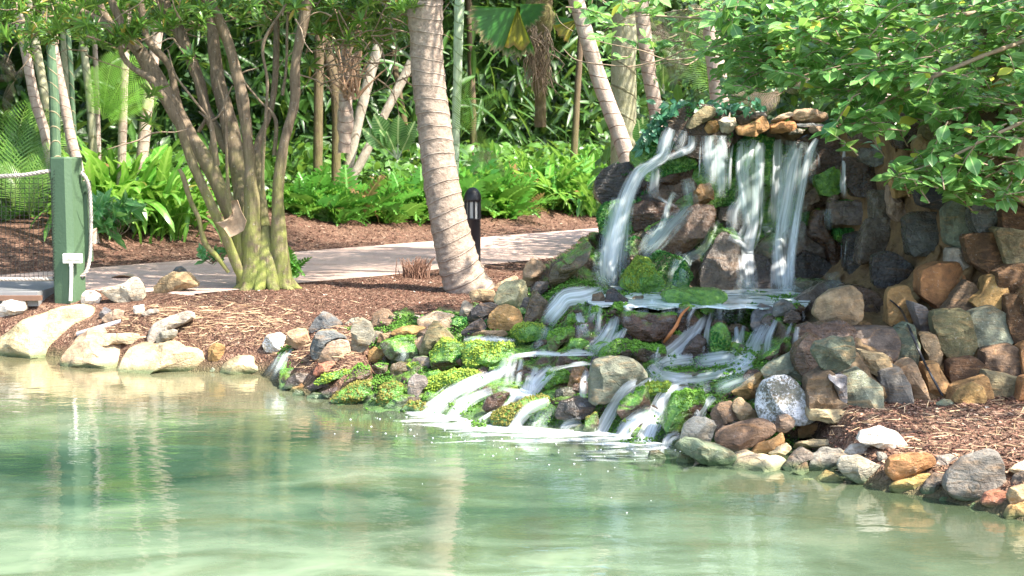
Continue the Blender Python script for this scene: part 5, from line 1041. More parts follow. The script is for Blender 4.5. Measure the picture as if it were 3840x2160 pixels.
palm('L',[(520,430),(585,700),(615,1000),(610,1320)],[105,75],22.8,'dk','dark curving trunk beside the brown upright trunk',ring=.01,cr=4,name='tree',cat='tree')
palm('L',[(1095,-60),(1010,300),(920,600),(830,950),(750,1300)],[92,88],23.4,'pole','pale slim trunk leaning to the right from the ferns left of the coconut trunk',ring=.02,rs=.5,cr=5)
palm('L',[(1270,540),(1180,720),(1060,950),(940,1200),(810,1449)],[75,80],23,'pole','grey slanting trunk whose top passes behind the coconut palm',ring=.01,rs=.6,cr=None,name='slanting_trunk',cat='tree trunk')
palm('B',[(595,-40),(590,150),(585,350),(580,520)],[52,40],17.5,'cane','smooth pale green cane trunk right of the coconut palm',ring=.03,rs=.22,cr=4,name='ringed_cane',cat='cane palm',top=4.6)
palm('M',[(400,-60),(500,300),(600,650),(700,950),(830,1288),(900,1520),(925,1650)],[150,165],14.6,'palm','sunlit ringed palm trunk leaning right beside the left end of the waterfall wall',ring=.02,rs=.22,cr=8,top=5)
palm('M',[(885,-50),(875,400),(870,800),(870,1300),(865,1600)],[225,255],16.5,'lich','thick upright greenish grey trunk behind the leaning sunlit palm',ring=.01,rs=.4,cr=8,seg=22)
palm('M',[(1030,-60),(1075,350),(1110,650),(1190,1100),(1230,1400)],[135,140],15.8,'palm','ringed trunk right of the thick greenish grey trunk, leaning right',ring=.02,rs=.3,cr=7)
palm('M',[(1700,-60),(1725,350),(1770,700),(1805,1050),(1810,1300)],[150,205],15.2,'palm','pale trunk rising behind the middle of the waterfall rim, partly under fig leaves',ring=.02,rs=.3,cr=7)
palm('C',[(1000,300),(1005,420),(1010,560)],[105,110],16.0,'palm','short visible piece of brown trunk behind the right fig branches',ring=.02,cr=6)
palm('B',[(640,0),(650,250),(660,560)],[30,40],29,'dk','thin dark trunk deep in the shade right of the pale green cane',cr=None,top=6,ring=0,name='tree',cat='tree')
palm('B',[(250,60),(270,350),(320,640)],[35,35],28,'dk','thin grey trunk in shade between the two leaning poles',cr=None,top=6,ring=0,name='tree',cat='tree')
palm('B',[(1205,180),(1190,420),(1180,600)],[30,36],28,'dk','thin dark trunk in shade left of the leaning sunlit palm',cr=None,top=6,ring=0,name='tree',cat='tree')
# --- coconut palm ---
cc=[(1,-60,1590),(1,0,1592),(1,130,1597),(1,260,1603),(1,400,1620),(1,540,1636),(1,680,1655),(1,800,1676),(1,920,1702),(1,1010,1728),(1,1070,1752),(1,1110,1770)]
Yc=13.75; c=np.array([P(x,y,Yc) for _,y,x in cc]); w0=np.array([133,132,124,120,124,127,130,138,146,160,180,205])*.5*Yc/FPX
d=c[0]-c[1]; d/=np.linalg.norm(d); c=np.vstack([c[0]+d*1.9+[-.08,0,0],c]); w0=np.r_[w0[0]*.95,w0]
gz=float(terr(c[-1][0],Yc)); cpalm=empty('coconut_palm',(c[-1][0],Yc,gz)); tag(cpalm,'big curving coconut palm trunk with wavy leaf-scar rings, left of the waterfall','palm tree')
V,F,U=tube(c[::-1],w0[::-1],230,40,.05,7,.05,.135,5); mk('trunk',V,F,BK['coco'],cpalm,U); crown(cpalm,c[0],9,2.7,'palm','p',sd=3)
# --- many-stemmed tree ---
YT=13.95; tb=P(990,1085,YT); tr=empty('multi_stemmed_tree',(tb[0],tb[1],float(terr(tb[0],tb[1])))); tag(tr,'spreading tree with many brown stems and a green mossy base at left','tree')
LIMB=[([(1235,1330),(1180,1120),(1060,850),(930,640),(800,420),(690,240),(560,140),(420,62),(300,20),(200,-20)],[120,95,85,88,92,74,56,40,26,18],0,1),
([(1240,1440),(1190,1330),(1130,1180),(1050,1000),(960,800),(900,620),(780,420),(665,340),(612,270),(600,160)],[62,58,56,54,52,50,48,34,26,14],-.25,1),
([(1300,1460),(1285,1350),(1270,1200),(1265,950),(1245,700),(1210,450),(1150,220),(1080,60),(1010,-60)],[210,165,118,78,66,68,64,64,60],-.1,2),
([(1420,1440),(1410,1300),(1400,1130),(1398,950),(1430,720),(1482,520),(1485,330),(1530,90),(1560,-60)],[120,105,82,64,56,54,54,60,52],-.15,1),
([(1260,1420),(1235,1200),(1215,950),(1165,680),(1105,430),(1075,220),(1055,-50)],[160,120,95,95,88,72,60],.35,1),
([(1345,1400),(1320,1050),(1295,750),(1360,560),(1388,330),(1390,-40)],[90,60,48,34,40,34],.5,0),
([(1150,760),(1040,560),(1000,400),(930,220),(850,60),(800,-50)],[70,62,66,74,74,72],.4,1),
([(930,640),(880,460),(850,330),(745,200),(715,60),(690,-50)],[36,44,42,40,42,40],.2,0),
([(700,250),(640,170),(585,60),(540,-50)],[40,44,46,44],-.05,0),([(650,240),(530,80),(480,-40)],[40,46,46],.2,0),([(1060,560),(1000,660),(1010,640),(1000,640)],[20,20,20,10],.4,0),
([(1150,1370),(1090,1290),(1030,1220),(1000,1100),(955,1000),(925,900),(903,850)],[24,30,32,28,30,28,20],-.3,0),
([(1150,1000),(1140,800),(1133,560),(1095,400)],[24,18,15,10],-.35,0),([(1090,830),(1065,640),(1055,600),(970,350),(870,190)],[36,26,18,14,10],-.4,0),
([(1060,610),(1110,570),(1150,470),(1170,430)],[14,12,10,7],-.4,0),([(1055,600),(950,470),(880,370),(845,250)],[13,12,10,8],-.45,0),
([(1320,1000),(1325,760),(1345,430),(1325,220),(1440,20)],[22,20,18,16,12],-.3,0),([(1380,780),(1385,600),(1300,500),(1215,380),(1300,340)],[24,22,12,9,6],-.1,0),
([(1100,900),(1060,760),(1070,640),(1000,560)],[28,22,16,10],.2,0),([(1420,480),(1440,330),(1450,60),(1500,-40)],[22,18,16,12],.3,0)]
# limbs fan out toward the viewer and away from it
for k,(pts,ws_,dy,_) in enumerate(LIMB):
    n=len(pts); Yk=[YT+dy*np.clip(.35+1.6*(1-(p[1]/1440)),0,2.0) for p in pts]; q=np.array([P(*cv('A',*p),y) for p,y in zip(pts,Yk)]); r=np.array(ws_)*.44/CR['A'][2]*YT/FPX
    if q[0][2]<q[-1][2] or True:
        V,F,U=tube(q,r,70,16,.16,5,seed=k); U[:,1]=V[:,2]-float(tr.location.z) 
    mk('stem',V,F,BK['tree'],tr,U)
# root flare
fl=[]
for k in range(11):
    a=math.pi*2*k/11; b=np.array(tr.location)+[.03,0,0]; fl.append(tube([b+[.02*math.cos(a),.05*math.sin(a),.62],b+[.09*math.cos(a),.09*math.sin(a),.30],b+[.17*math.cos(a),.15*math.sin(a),.11],b+[.28*math.cos(a),.25*math.sin(a),.0],b+[.42*math.cos(a+.1),.35*math.sin(a),-.06]],[.03,.085,.075,.05,.02],18,8,.15,9,seed=k))
    fl[-1][2][:,1]=fl[-1][0][:,2]-b[2]
mkj('root_flare',fl,BK['tree'],tr)
# crown whorls
def whorls(cent,nl,L,seed=0,up=.6):
    R_=np.random.RandomState(seed); pos=[];ax=[];nr=[];sz=[];rn=[]
    for c_ in cent:
        m=R_.randint(nl-3,nl+4); t0=np.array([R_.normal()*.5,R_.normal()*.5,up]); t0/=np.linalg.norm(t0); e1=np.cross(t0,[.3,1,.2]); e1/=np.linalg.norm(e1); e2=np.cross(t0,e1); rr=R_.rand()
        for i in range(m):
            a=i*2.4; el=R_.uniform(.1,1.15); d_=math.cos(el)*(math.cos(a)*e1+math.sin(a)*e2)+math.sin(el)*t0; pos.append(c_+t0*R_.uniform(-.03,.03)); ax.append(d_); nr.append(t0+R_.normal(size=3)*.15); sz.append(L*R_.uniform(.7,1.15)); rn.append(np.clip(rr*.6+R_.rand()*.4,0,.925) if R_.rand()>.04 else .98)
    return np.array(pos),np.array(ax),np.array(nr),np.array(sz),np.array(rn)
R2=np.random.RandomState(3); cen=[]
while len(cen)<430:      # seen at the top left of the frame
    u=R2.uniform(-150,1560); v=R2.uniform(-80,300); lim=np.interp(u,[-150,150,500,700,900,1150,1400,1560],[170,200,170,110,90,120,190,70])*R2.uniform(.3,1.15)
    if v<lim: cen.append(P(u,v,R2.uniform(14.3,16.4) if R2.rand()<.8 else R2.uniform(13,14)))
for (x,y) in [(1160,330),(1440,270),(1690,500),(1020,300),(880,400),(830,240),(270,280),(470,300),(60,330),(1340,830),(1320,1080),(1110,330),(1230,260),(1520,240)]: 
    cen.append(P(*cv('K',x,y),YT-.75)); cen.append(P(*cv('K',x+R2.uniform(-40,40),y+R2.uniform(-30,30)),YT-.65))
for i in range(420):     # rest of the crown, above the frame
    a=R2.uniform(0,6.28); r=math.sqrt(R2.rand()); cen.append(np.array([-2.5+r*2.9*math.cos(a),14.1+r*1.7*math.sin(a),R2.uniform(3.5,4.9)]))
for i in range(60): cen.append(P(R2.uniform(1150,1560),R2.uniform(20,330)*R2.rand(),R2.uniform(14.5,15.8)))
scat('crown',LANCE,*whorls(cen,15,.155,5)[:4],LM['lance'],tr,rnd=whorls(cen,15,.155,5)[4],wid=.19)
def twigs(name,parent,starts,rng,n,L,r,mat,zb=.2):
    parts=[]
    for s in starts:
        d_=rng.normal(size=3)*[1,.6,.5]+[0,0,zb]; d_/=np.linalg.norm(d_); l=L*rng.uniform(.5,1.2); q=[s]
        for k in range(3): q.append(q[-1]+d_*l/3); d_=d_+rng.normal(size=3)*.3; d_/=np.linalg.norm(d_)
        parts.append(tube(q,[r,r*.8,r*.6,r*.3],7,4))
    o=mkj(name,parts,mat,parent); o['kind']='stuff'; return o
R3=np.random.RandomState(8)
twigs('twigs',tr,[np.array(cen[i])-[0,0,.1] for i in R3.choice(len(cen),190)]+[P(R3.uniform(1100,1600),R3.uniform(10,300),R3.uniform(14,15)) for _ in range(60)],R3,190,.5,.009,BK['twig'],-.1)
# bark piece wedged in the fork
def sheetpiece(name,crop,xy,Y,mat,label,cat,thick=.02,warp=.05,parent=None):
    pts=np.array([P(*cv(crop,x,y),Y) for x,y in np.array(xy,float).reshape(-1,2)]); c_=pts.mean(0); rings=[c_]; V=[c_]; F=[]; n=len(pts)
    for k in (.33,.66,1): V+= [c_+(p-c_)*k for p in pts]
    V=np.array(V); V[:,1]+=fbm(V*9,4,2)*warp; m=len(V)
    for i in range(n): F.append([0,1+i,1+(i+1)%n])
    for k in range(2):
        for i in range(n): a_=1+k*n+i; b_=1+k*n+(i+1)%n; F+=[[a_,a_+n,b_+n],[a_,b_+n,b_]]
    F=np.array(F); e_=[[1+2*n+i,1+2*n+(i+1)%n] for i in range(n)]; S_=[]
    for a_,b_ in e_: S_+=[[a_,b_,b_+m],[a_,b_+m,a_+m]]
    V2=np.vstack([V,V+[0,thick,0]]); o=mk(name,V2-(0 if parent else c_),np.vstack([F,F[:,::-1]+m,S_]),mat,parent,smooth_=True)
    if not parent: o.location=c_; tag(o,label,cat)
    return o
sheetpiece('bark_piece','A',[1075,1120,1110,1115,1150,1095,1175,1060,1165,1010,1195,1005,1215,1060,1240,1110,1225,1160,1190,1180,1155,1195,1125,1150],YT-.55,simple('dry_bark',(.36,.25,.16),.9,30,.5,.6),'dry torn piece of palm bark wedged in the fork of the tree','bark piece')
# --- fig tree overhanging the wall ---
figs=empty('fig_tree',P(3700,900,11.6)); tag(figs,'fig tree with glossy oval leaves hanging over the right of the waterfall wall','tree'); R4=np.random.RandomState(21)
main=np.array([cv('Z',x,y) for x,y in [(1790,-40),(1775,60),(1765,150),(1800,215),(1850,250),(1900,235),(1960,215),(2040,235),(2100,280),(2060,340),(2130,345),(2200,320),(2310,305),(2400,300),(2380,350),(2310,395),(2240,425),(2235,460),(2330,450),(2400,500),(2440,470),(2480,490),(2520,530),(2600,520),(2640,-40)]])
sparse=np.array([cv('Z',x,y) for x,y in [(1460,-30),(1470,50),(1500,110),(1560,165),(1640,130),(1720,100),(1800,60),(1800,-30)]])
hole=[np.array([cv('Z',x,y) for x,y in q]) for q in ([(2330,60),(2560,30),(2576,200),(2480,240),(2380,170)],[(1850,170),(1960,185),(1940,235),(1870,225)])]
tips=[]
while len(tips)<720:
    u,v=R4.uniform(2600,3950),R4.uniform(-70,800)
    if inpoly((u,v),main):
        h=any(inpoly((u,v),q) for q in hole)
        if h and R4.rand()<.8: tips.append((u,v,R4.uniform(10.6,11.4))); continue
        tips.append((u,v,R4.uniform(8.9,10.6) if u>2900 else R4.uniform(9.6,11)))
k=0
while k<32:
    u,v=R4.uniform(2150,2720),R4.uniform(-60,260)
    if inpoly((u,v),sparse) and v<R4.uniform(0,260): tips.append((u,v,R4.uniform(10.4,11.4))); k+=1
for x,y in [(2260,430),(2300,445),(2470,500),(2520,505),(2380,470),(2430,440),(2090,335),(2150,320),(2200,330),(2500,420),(1820,240),(1500,95),(1530,150)]:
    tips.append((*cv('Z',x,y),9.0 if x>2000 else 10.4))
pos=[];ax=[];nr=[];sz=[];rn=[];tw=[]
for (u,v,y) in tips:
    p=P(u,v,y); d_=np.array([-.75+R4.normal()*.45,-.25+R4.normal()*.35,-.12+R4.normal()*.35]); d_/=np.linalg.norm(d_); L=R4.uniform(.14,.3); q=p-d_*L; tw.append(tube([q,q+d_*L*.5+[0,0,.012],p],[.005,.004,.002],5,4))
    sh=R4.rand()
    for i in range(7):
        t=(i+.6)/7; s_=q+d_*L*t; sd_=np.cross(d_,[0,0,1]); sd_/=np.linalg.norm(sd_)+1e-6; a_=d_*.55+sd_*(1 if i%2 else -1)*R4.uniform(.6,1.1)+R4.normal(size=3)*.28; pos.append(s_); ax.append(a_); nr.append([R4.normal()*.4,-.55+R4.normal()*.4,1]); sz.append(R4.uniform(.055,.165)); rn.append(min(.92,.5*sh+.5*R4.rand()) if R4.rand()>.02 else 1)
    pos.append(p); ax.append(d_); nr.append([R4.normal()*.3,-.5,1]); sz.append(.08); rn.append(.85)
for i in range(1700):   # unseen crown above the frame, plus leaves added off right to shade the wall
    p=np.array([0,R4.uniform(7.0,10),R4.uniform(3.2,4.6)]); p[0]=.37*p[1]+.35+R4.rand()*2.6
    if i<700: p=np.array([R4.uniform(1.8,5.6),R4.uniform(9.2,12.2),R4.uniform(0,1.2)])
    if i<700: p[2]+=1.9+.128*p[1]
    for j in range(3): pos.append(p+R4.normal(size=3)*.12); ax.append(R4.normal(size=3)*[1,1,.5]); nr.append([R4.normal()*.4,R4.normal()*.4,1]); sz.append(R4.uniform(.09,.13)); rn.append(R4.rand())
scat('foliage',FIG,pos,ax,nr,np.array(sz),LM['fig'],figs,rnd=np.array(rn))
mkj('twigs',tw,BK['twig'],figs)['kind']='stuff'
BR=[('Z',[(2700,60),(2450,150),(2250,240),(2130,320),(2080,340)],9.3,.018),('Z',[(2700,250),(2500,340),(2380,400),(2260,440)],9.0,.014),('Z',[(2700,-20),(2400,40),(2100,60),(1850,50),(1650,40)],10.6,.02),
('M',[(1900,480),(1700,510),(1480,480),(1270,570),(950,640),(700,625),(500,600),(380,560),(290,470)],11.6,.009),('M',[(1900,430),(1600,540),(1300,575),(1050,490),(760,430),(600,390)],11.7,.007),('M',[(1700,480),(1500,620),(1350,600),(1100,640),(900,660)],11.6,.006),
('M',[(380,300),(300,250),(250,200),(220,130)],11.4,.004),('M',[(1900,100),(1500,90),(1200,140),(900,180),(600,350)],11.2,.006),('Z',[(2576,500),(2545,450),(2560,380),(2600,300)],9.2,.008),('Z',[(2700,420),(2620,470),(2530,490)],8.9,.008)]
for cr_,pts,y,r in BR: 
    V,F,U=tube([P(*cv(cr_,*p),y+ (.5 if i<1 else 0)) for i,p in enumerate(pts)],np.linspace(r,r*.35,len(pts)),50,6,.2,12); mk('branch',V,F,BK['twig'],figs,U)
V,F,U=tube([np.array(figs.location)+[.5,.3,-.4],[3.9,11.4,2.2],[3.7,11,3.2],[3.2,10.6,3.9]],[.16,.13,.1,.06],40,14,.15,4); mk('trunk',V,F,BK['tree'],figs,U)
# --- ferns and undergrowth ---
R5=np.random.RandomState(33)
def clump(name,p,n,L,tm,mat,label,cat='fern',grp=None,spread=.7,wid_=1,stem=None,yb=-.25):
    e=empty(name,p); tag(e,label,cat,grp); 
    per=[[] for _ in tm]
    for i in range(n):
        a=R5.uniform(0,6.283); tl=abs(R5.normal())*spread*.5+.08; d_=np.array([math.cos(a)*tl,math.sin(a)*tl+yb*.4,1]); out=np.array([math.cos(a),math.sin(a),.25])
        per[R5.randint(len(tm))].append((np.array(p)+[R5.normal()*.09,R5.normal()*.08,-.03],d_,np.array([-d_[0],-d_[1],tl*1.2])+R5.normal(size=3)*.25,L*R5.uniform(.6,1.1)))
    parts=[]
    for t_,l in zip(tm,per):
        if not l: continue
        V,F,U=t_; pos,ax,nr,sz=[np.array([q[i] for q in l]) for i in range(4)]
        V=np.asarray(V,float); a=ax/np.linalg.norm(ax,axis=1)[:,None]; s=np.cross(a,nr); s/=np.linalg.norm(s,axis=1)[:,None]+1e-9; nn=np.cross(s,a)
        VV=pos[:,None]+(V[None,:,0:1]*s[:,None]*wid_+V[None,:,1:2]*a[:,None]+V[None,:,2:3]*nn[:,None])*sz[:,None,None]
        for k in range(len(l)): parts.append((VV[k],F,U,np.full(len(V),.96 if R5.rand()<.035 else R5.uniform(0,.92))))
    mkj('fronds',parts,mat,e); return e
def gp(u,v): y=G(u,v); return P(u,v,y)
# strap-leaved ferns left
for i in range(17):
    u=R5.uniform(330,770); v=R5.uniform(845,885)-(0 if i%2 else 30); p=gp(u,v)
    clump('strap_fern',p,17,R5.uniform(.95,1.5) if u<620 else R5.uniform(.8,1.15),STR,LM['strap'],'tall bright strap-leaved fern '+('right behind the green post' if u<450 else 'in the middle of the bed left of the tree' if u<620 else 'against the leaning left stems of the tree')+(', front row' if i%2 else ', back row'),'fern','strap ferns left of the tree',.6)
for u,v,L in [(650,905,.55),(560,915,.35),(600,900,.45)]:
    clump('strap_fern',gp(u,v),5,L,STR,LM['strap'],{.55:'wavy strap fern standing apart in front of the bed near the tree',.35:'smallest strap fern sprig at the brick path edge',.45:'short strap fern sprig between the sapling and the wavy one'}[L],'fern',None,.3)
# lobed ferns bed
n=0
for i in range(46):
    u=R5.uniform(1085,2330); v=R5.uniform(740,835)
    if i<22: v=820+R5.uniform(-15,20)-.02*(u-1100)
    p=gp(u,v); tall=R5.uniform(.7,1.25)*np.interp(u,[1080,1400,1800,2330],[.85,.75,1.1,1.15])
    z_='between the many-stemmed tree and the slanting trunks' if u<1300 else 'between the slanting trunks and the coconut palm' if u<1640 else 'just behind the black bollard light' if u<1880 else 'midway between the bollard light and the leaning sunlit palm' if u<2110 else 'at the foot of the leaning sunlit palm'
    w_='front-row' if v>790 else 'back-row'
    clump('lobed_fern',p,20,tall,LOB if u<1700 or i%2 else LOB+STRT[:2],LM['fern'],w_+' lobed fern '+z_,'fern','lobed ferns in the bed beyond the path',1.0,1.05)
for i in range(26):
    u=R5.uniform(1700,2340); v=R5.uniform(700,790); clump('strap_fern',gp(u,v),12,R5.uniform(.9,1.4),STR,LM['strap'],'upright strap fern rising above the lobed ferns '+('behind the bollard light' if u<1880 else 'right of the bollard light' if u<2110 else 'near the leaning sunlit palm'),'fern','strap ferns right of the coconut palm',.55)
clump('lobed_fern',P(1095,1030,14.15),9,.42,LOB,LM['fern'],'dark little fern peeping out at the right foot of the many-stemmed tree','fern',None,1.1)
clump('strap_fern',P(2215,800,13.3),7,.7,STR,LM['strap'],'fresh strap leaves touching the left side of the upper spout','fern',None,.7)
# sapling with whorled leaves
def sapling(u,v,Y,pts,L,label,mat='sap'):
    b=P(u,v,Y); e=empty('sapling',b); tag(e,label,'sapling'); c_=[P(*q,Y+R5.uniform(-.2,.1)) for q in pts]; parts=[tube([b,(b+x)/2+R5.normal(size=3)*.03,x],[.006,.005,.003],8,5) for x in c_]; mkj('stems',parts,BK['twig'],e)
    w_=whorls(c_,7,L,9,.35); scat('leaves',leaf([.02,.17,.26,.24,.12,.01],.2,.25),*w_[:4],LM[mat],e,rnd=w_[4])
sapling(440,890,16.4,[cv('N',*q) for q in [(890,540),(1040,620),(1120,500),(1050,700),(930,690),(1150,660),(1010,560),(1080,570),(1030,790),(880,660),(960,500),(1190,560)]],.2,'leafy light green sapling with whorled leaves in front of the strap ferns')
sapling(800,985,14.3,[cv('A',*q) for q in [(1020,1270),(1050,1290),(1080,1270),(1030,1310),(1150,1250),(1130,1270),(1100,1300)]],.10,'low leafy shoot growing left of the tree base','sap')
# young palm frond and spotted leaves
def fr(name,label,cat,crop,base,tips,Y,mat,t_,w_=1,grp=None,nrm=(0,-1,.5)):
    b=P(*cv(crop,*base),Y); e=empty(name,(b[0],b[1],b[2])); tag(e,label,cat,grp); tp=[P(*cv(crop,*q),Y-.25) for q in tips]; ax=np.array([q-b for q in tp]); L=np.linalg.norm(ax,axis=1)*1.08
    for i in range(len(tp)): scat('frond',t_,[b],[ax[i]],[np.array(nrm)+R5.normal(size=3)*.2],L[i],LM[mat],e,wid=L[i]*w_)
    return e
fr('young_palm','young palm with one upright glowing yellow-green frond right of the coconut trunk','palm','B',(600,690),[(640,420),(745,455)],16.6,'bright',PIN2,.85)
fr('young_palm','small yellow-green frond low in the ferns right of the coconut trunk','palm','B',(740,830),[(680,680),(700,700)],17.4,'palm',PIN2,.9)
fr('young_palm','feathery green palm clump between the thin trunks left of the tree','palm','K',(900,1050),[(930,520),(1100,560),(820,650),(1200,700),(1250,850)],18.8,'bright',PIN2,1.1)
fr('palm_clump','shaggy low palm clump with browned tips at the far left behind the rope','palm','K',(120,1800),[(60,900),(180,850),(-60,1000),(260,1000),(330,1150),(-100,1300),(120,1000)],18.2,'palm',PIN,.9)
fr('palm_clump','dead brown drooping fronds at the far left edge','palm','K',(140,700),[(60,520),(20,600),(-80,640),(-60,900),(190,540)],19,'dead',PIN3,.5)
fr('palm_clump','second leafy palm clump low behind the green post','palm','K',(260,1900),[(200,1350),(330,1300),(100,1450),(400,1400)],17.4,'palm',PIN,.9)
fr('dead_fronds','bleached dead palm fronds hanging behind the waterfall rim','palm','M',(1450,450),[(1350,700),(1250,100),(1500,150),(1700,250),(1600,60),(1320,600),(1150,200)],15.4,'dead',PIN3,.9)
fr('dead_fronds','tangle of grey dead fronds lying behind the rim under the fig','palm','M',(2400,900),[(1900,850),(2050,1000),(1950,780),(2576,700),(2200,1000),(2300,750)],14.2,'dead',PIN3,.7)
fr('dead_fronds','dry bleached frond sprawled over the ferns right of the coconut palm','palm','B',(760,760),[(690,850),(820,830),(640,790)],17.2,'dead',PIN3,.5)
fr('palm_clump','green palm fronds under the fig leaves behind the waterfall','palm','M',(1750,900),[(1500,350),(1650,150),(2050,600),(1850,550),(1400,500)],15.9,'palm',PIN2,.9)
for lb,crop,base,tips,Y in [('large spotted-leaf plant between the leaning pole and the coconut trunk','L',(1150,1400),[(1150,1000),(1060,1150),(1290,1060),(940,990),(1000,1130),(1250,1180),(840,1110)],18.6),
 ('spotted yellow-green leaf plant left of the waterfall corner','I',(330,420),[(330,110),(300,140)],15.2),('spotted-leaf plant in shade right of the thick grey trunk','M',(1260,900),[(1230,600),(1250,650),(1180,760)],15.9)]:
    b=P(*cv(crop,*base),Y); e=empty('spotted_leaf_plant',b); tag(e,lb,'plant')
    for q in tips:
        tp=P(*cv(crop,*q),Y-.2); l=np.linalg.norm(tp-b)*.62; st=b+(tp-b)*.35; V,F,U=tube([b,b+(tp-b)*.15,st],[.012,.01,.008],6,5); mk('stalk',V,F,BK['cane'],e,U); scat('leaf',leaf([.02,.2,.30,.28,.18,.01],.15,.15),[st],[tp-b],[[R5.normal()*.2,-1,.4]],l,LM['dief'],e)
# fan palm
def fan(label,crop,hub,R_px,a0,a1,Y,parent_trunk=None,dead=.0,yel=None):
    h=P(*cv(crop,*hub),Y); e=empty('fan_palm',h); tag(e,label,'fan palm'); n=44; ks=8
    V=[];U=[];r=R_px/CR[crop][2]*Y/FPX; rn=[]
    for i in range(n+1):
        a=a0+(a1-a0)*i/n; l=r*(1+.05*math.sin(i*5.3))*(.93+.07*(i%2))
        for k in range(ks):
            t=k/(ks-1); z=(.035 if i%2 else -.035)*t*r*1.3; V.append(h+[math.cos(a)*l*t,z-.25*t*t*r*.5,math.sin(a)*l*t]); U.append([.1,t]); rn.append(.15+.35*random.random()*.5)
    F=grid_faces(n+1,ks); mk('blade',V,F,fanm,e,U,rn); V2=[];
    if yel:
        for i in range(7):
            a=yel[0]+(yel[1]-yel[0])*i/6; l=r*yel[2]*random.uniform(.85,1.05)
            for k in range(5): t=k/4; V2.append(h+[math.cos(a)*l*t,(.03 if i%2 else -.03)-.06-.25*t*t*r*.5,math.sin(a)*l*t])
        mk('yellow_segment',V2,grid_faces(7,5),yelm,e,[[.1,(k%5)/4] for k in range(35)],[.5]*35)
    return e
fanm=leafmat('fan_leaf',(.04,.20,.03),(.11,.36,.05),(.1,.3,.05),.3,.35,tip=(.42,.30,.18)); yelm=leafmat('yellow_leaf',(.35,.32,.03),(.5,.45,.05),(.5,.4,.05),.4,.4,tip=(.35,.18,.07))
fp=fan('big fan palm leaf with a browned rim and a yellowing middle, top centre','B',(885,40),245,math.radians(178),math.radians(292),17.6,yel=(math.radians(252),math.radians(290),.86))
V,F,U=tube([P(*cv('B',1005,0),18.4),P(*cv('B',990,250),18.4),P(*cv('B',1000,430),18.4),P(*cv('B',1003,640),18.4)],[.16,.15,.075,.08],50,12,.35,9); mk('trunk',V,F,BK['dk'],fp,U)
shg=[]
for i in range(70):
    a=P(*cv('B',R5.uniform(940,1060),R5.uniform(120,330)),18.2+R5.uniform(-.2,.1)); shg.append(tube([a,a+[R5.normal()*.08,-.03,-.15],a+[R5.normal()*.12,-.05,-.4]],[.012,.008,.003],5,4))
mkj('dead_fibre',shg,BK['twig'],fp)
fan('second dark fan leaf hanging right of the yellowing one','B',(900,20),130,math.radians(270),math.radians(360),17.9)
fan('small half-dead fan leaf left of the leaning sunlit palm','B',(1190,100),125,math.radians(170),math.radians(250),17.2,yel=(math.radians(195),math.radians(245),1.0))
# shaggy trunk with old leaf bases
e=empty('shaggy_palm',P(*cv('L',680,1330),19)); tag(e,'shaggy palm stem wrapped in dry orange-brown leaf bases left of the leaning trunks','palm tree'); V,F,U=tube([P(*cv('L',740,-30),19),P(*cv('L',740,250),19),P(*cv('L',700,800),19),P(*cv('L',680,1340),19)],[.16,.15,.10,.09],50,12,.2,6); mk('trunk',V,F,BK['palm'],e,U)
shg=[]
for i in range(90):
    a=P(*cv('L',R5.uniform(650,820),R5.uniform(200,900)),18.85+R5.uniform(-.1,.1)); k=R5.normal()*.06; shg.append(tube([a,a+[k,-.03,.14],a+[k*2.5,-.05,.34]],[.02,.013,.004],5,5))
mkj('leaf_base',shg,simple('dry_leaf_base',(.38,.24,.15),.85,15,.4),e)
# ivy on the left end of the wall
pos=[];R6=np.random.RandomState(4)
for i in range(330):
    k=R6.rand(); u,v=(R6.uniform(2460,2860),R6.uniform(385,425)) if k<.35 else (np.interp(R6.rand(),[0,1],[2400,2520])+R6.normal()*14, 0)
    if k>=.35: v=np.interp(u,[2400,2440,2480,2540],[560,500,450,410])+R6.normal()*14
    pos.append(P(u,v,12.0+R6.uniform(-.15,.1)))
IV=tag(scat('ivy',BROAD,pos,R6.normal(size=(330,3)),np.c_[R6.normal(size=330)*.4,-np.ones(330),np.full(330,.6)],R6.uniform(.05,.10,330),LM['ivy']),'dark bluish ivy trailing over the left corner of the waterfall wall','ivy',kind='stuff')
# ---- dense background ----
def mass(name,label,n,fn,smin,smax,mat,tmpl=BROAD,seed=0,cat='undergrowth'):
    R=np.random.RandomState(seed); p=fn(R,n); n=len(p); ax=R.normal(size=(n,3))*[1,1,.5]-[0,.2,.5]; nr=np.c_[R.normal(size=n)*.5,-.6+R.normal(size=n)*.5,np.ones(n)]; cl=np.clip(.5+fbm(p*.9,seed,3)*.9+R.normal(size=n)*.18,0,.92)
    tag(scat(name,tmpl,p,ax,nr,R.uniform(smin,smax,n),LM[mat],rnd=cl),label,cat,kind='stuff')
BLB=leaf([.03,.24,.26,.01],.2,.3)
mass('undergrowth','shaded mid-green undergrowth filling the bed behind the ferns',13000,lambda R,n:(lambda x,b,h:np.c_[x,(14+b+.785*x)/.62,0*x+1.0+h*1.0])(R.uniform(-9,9,n),R.uniform(2.6,7,n),R.rand(n)**1.4*1.0),.12,.28,'mid',BLB,1)
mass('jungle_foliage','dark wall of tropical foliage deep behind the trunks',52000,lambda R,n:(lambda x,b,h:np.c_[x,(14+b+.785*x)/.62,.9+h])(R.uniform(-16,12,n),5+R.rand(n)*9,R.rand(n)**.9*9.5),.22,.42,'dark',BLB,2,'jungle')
mass('shade_canopy','leafy canopy added overhead to shade the back of the garden',15000,lambda R,n:(lambda x,b,h:np.c_[x,(14+b+.785*x)/.62,5.4+h])(R.uniform(-16,12,n),3.2+R.rand(n)*7,R.rand(n)*2.6),.3,.5,'dark',BLB,3,'canopy')  # leaf mass added overhead to darken the jungle below it
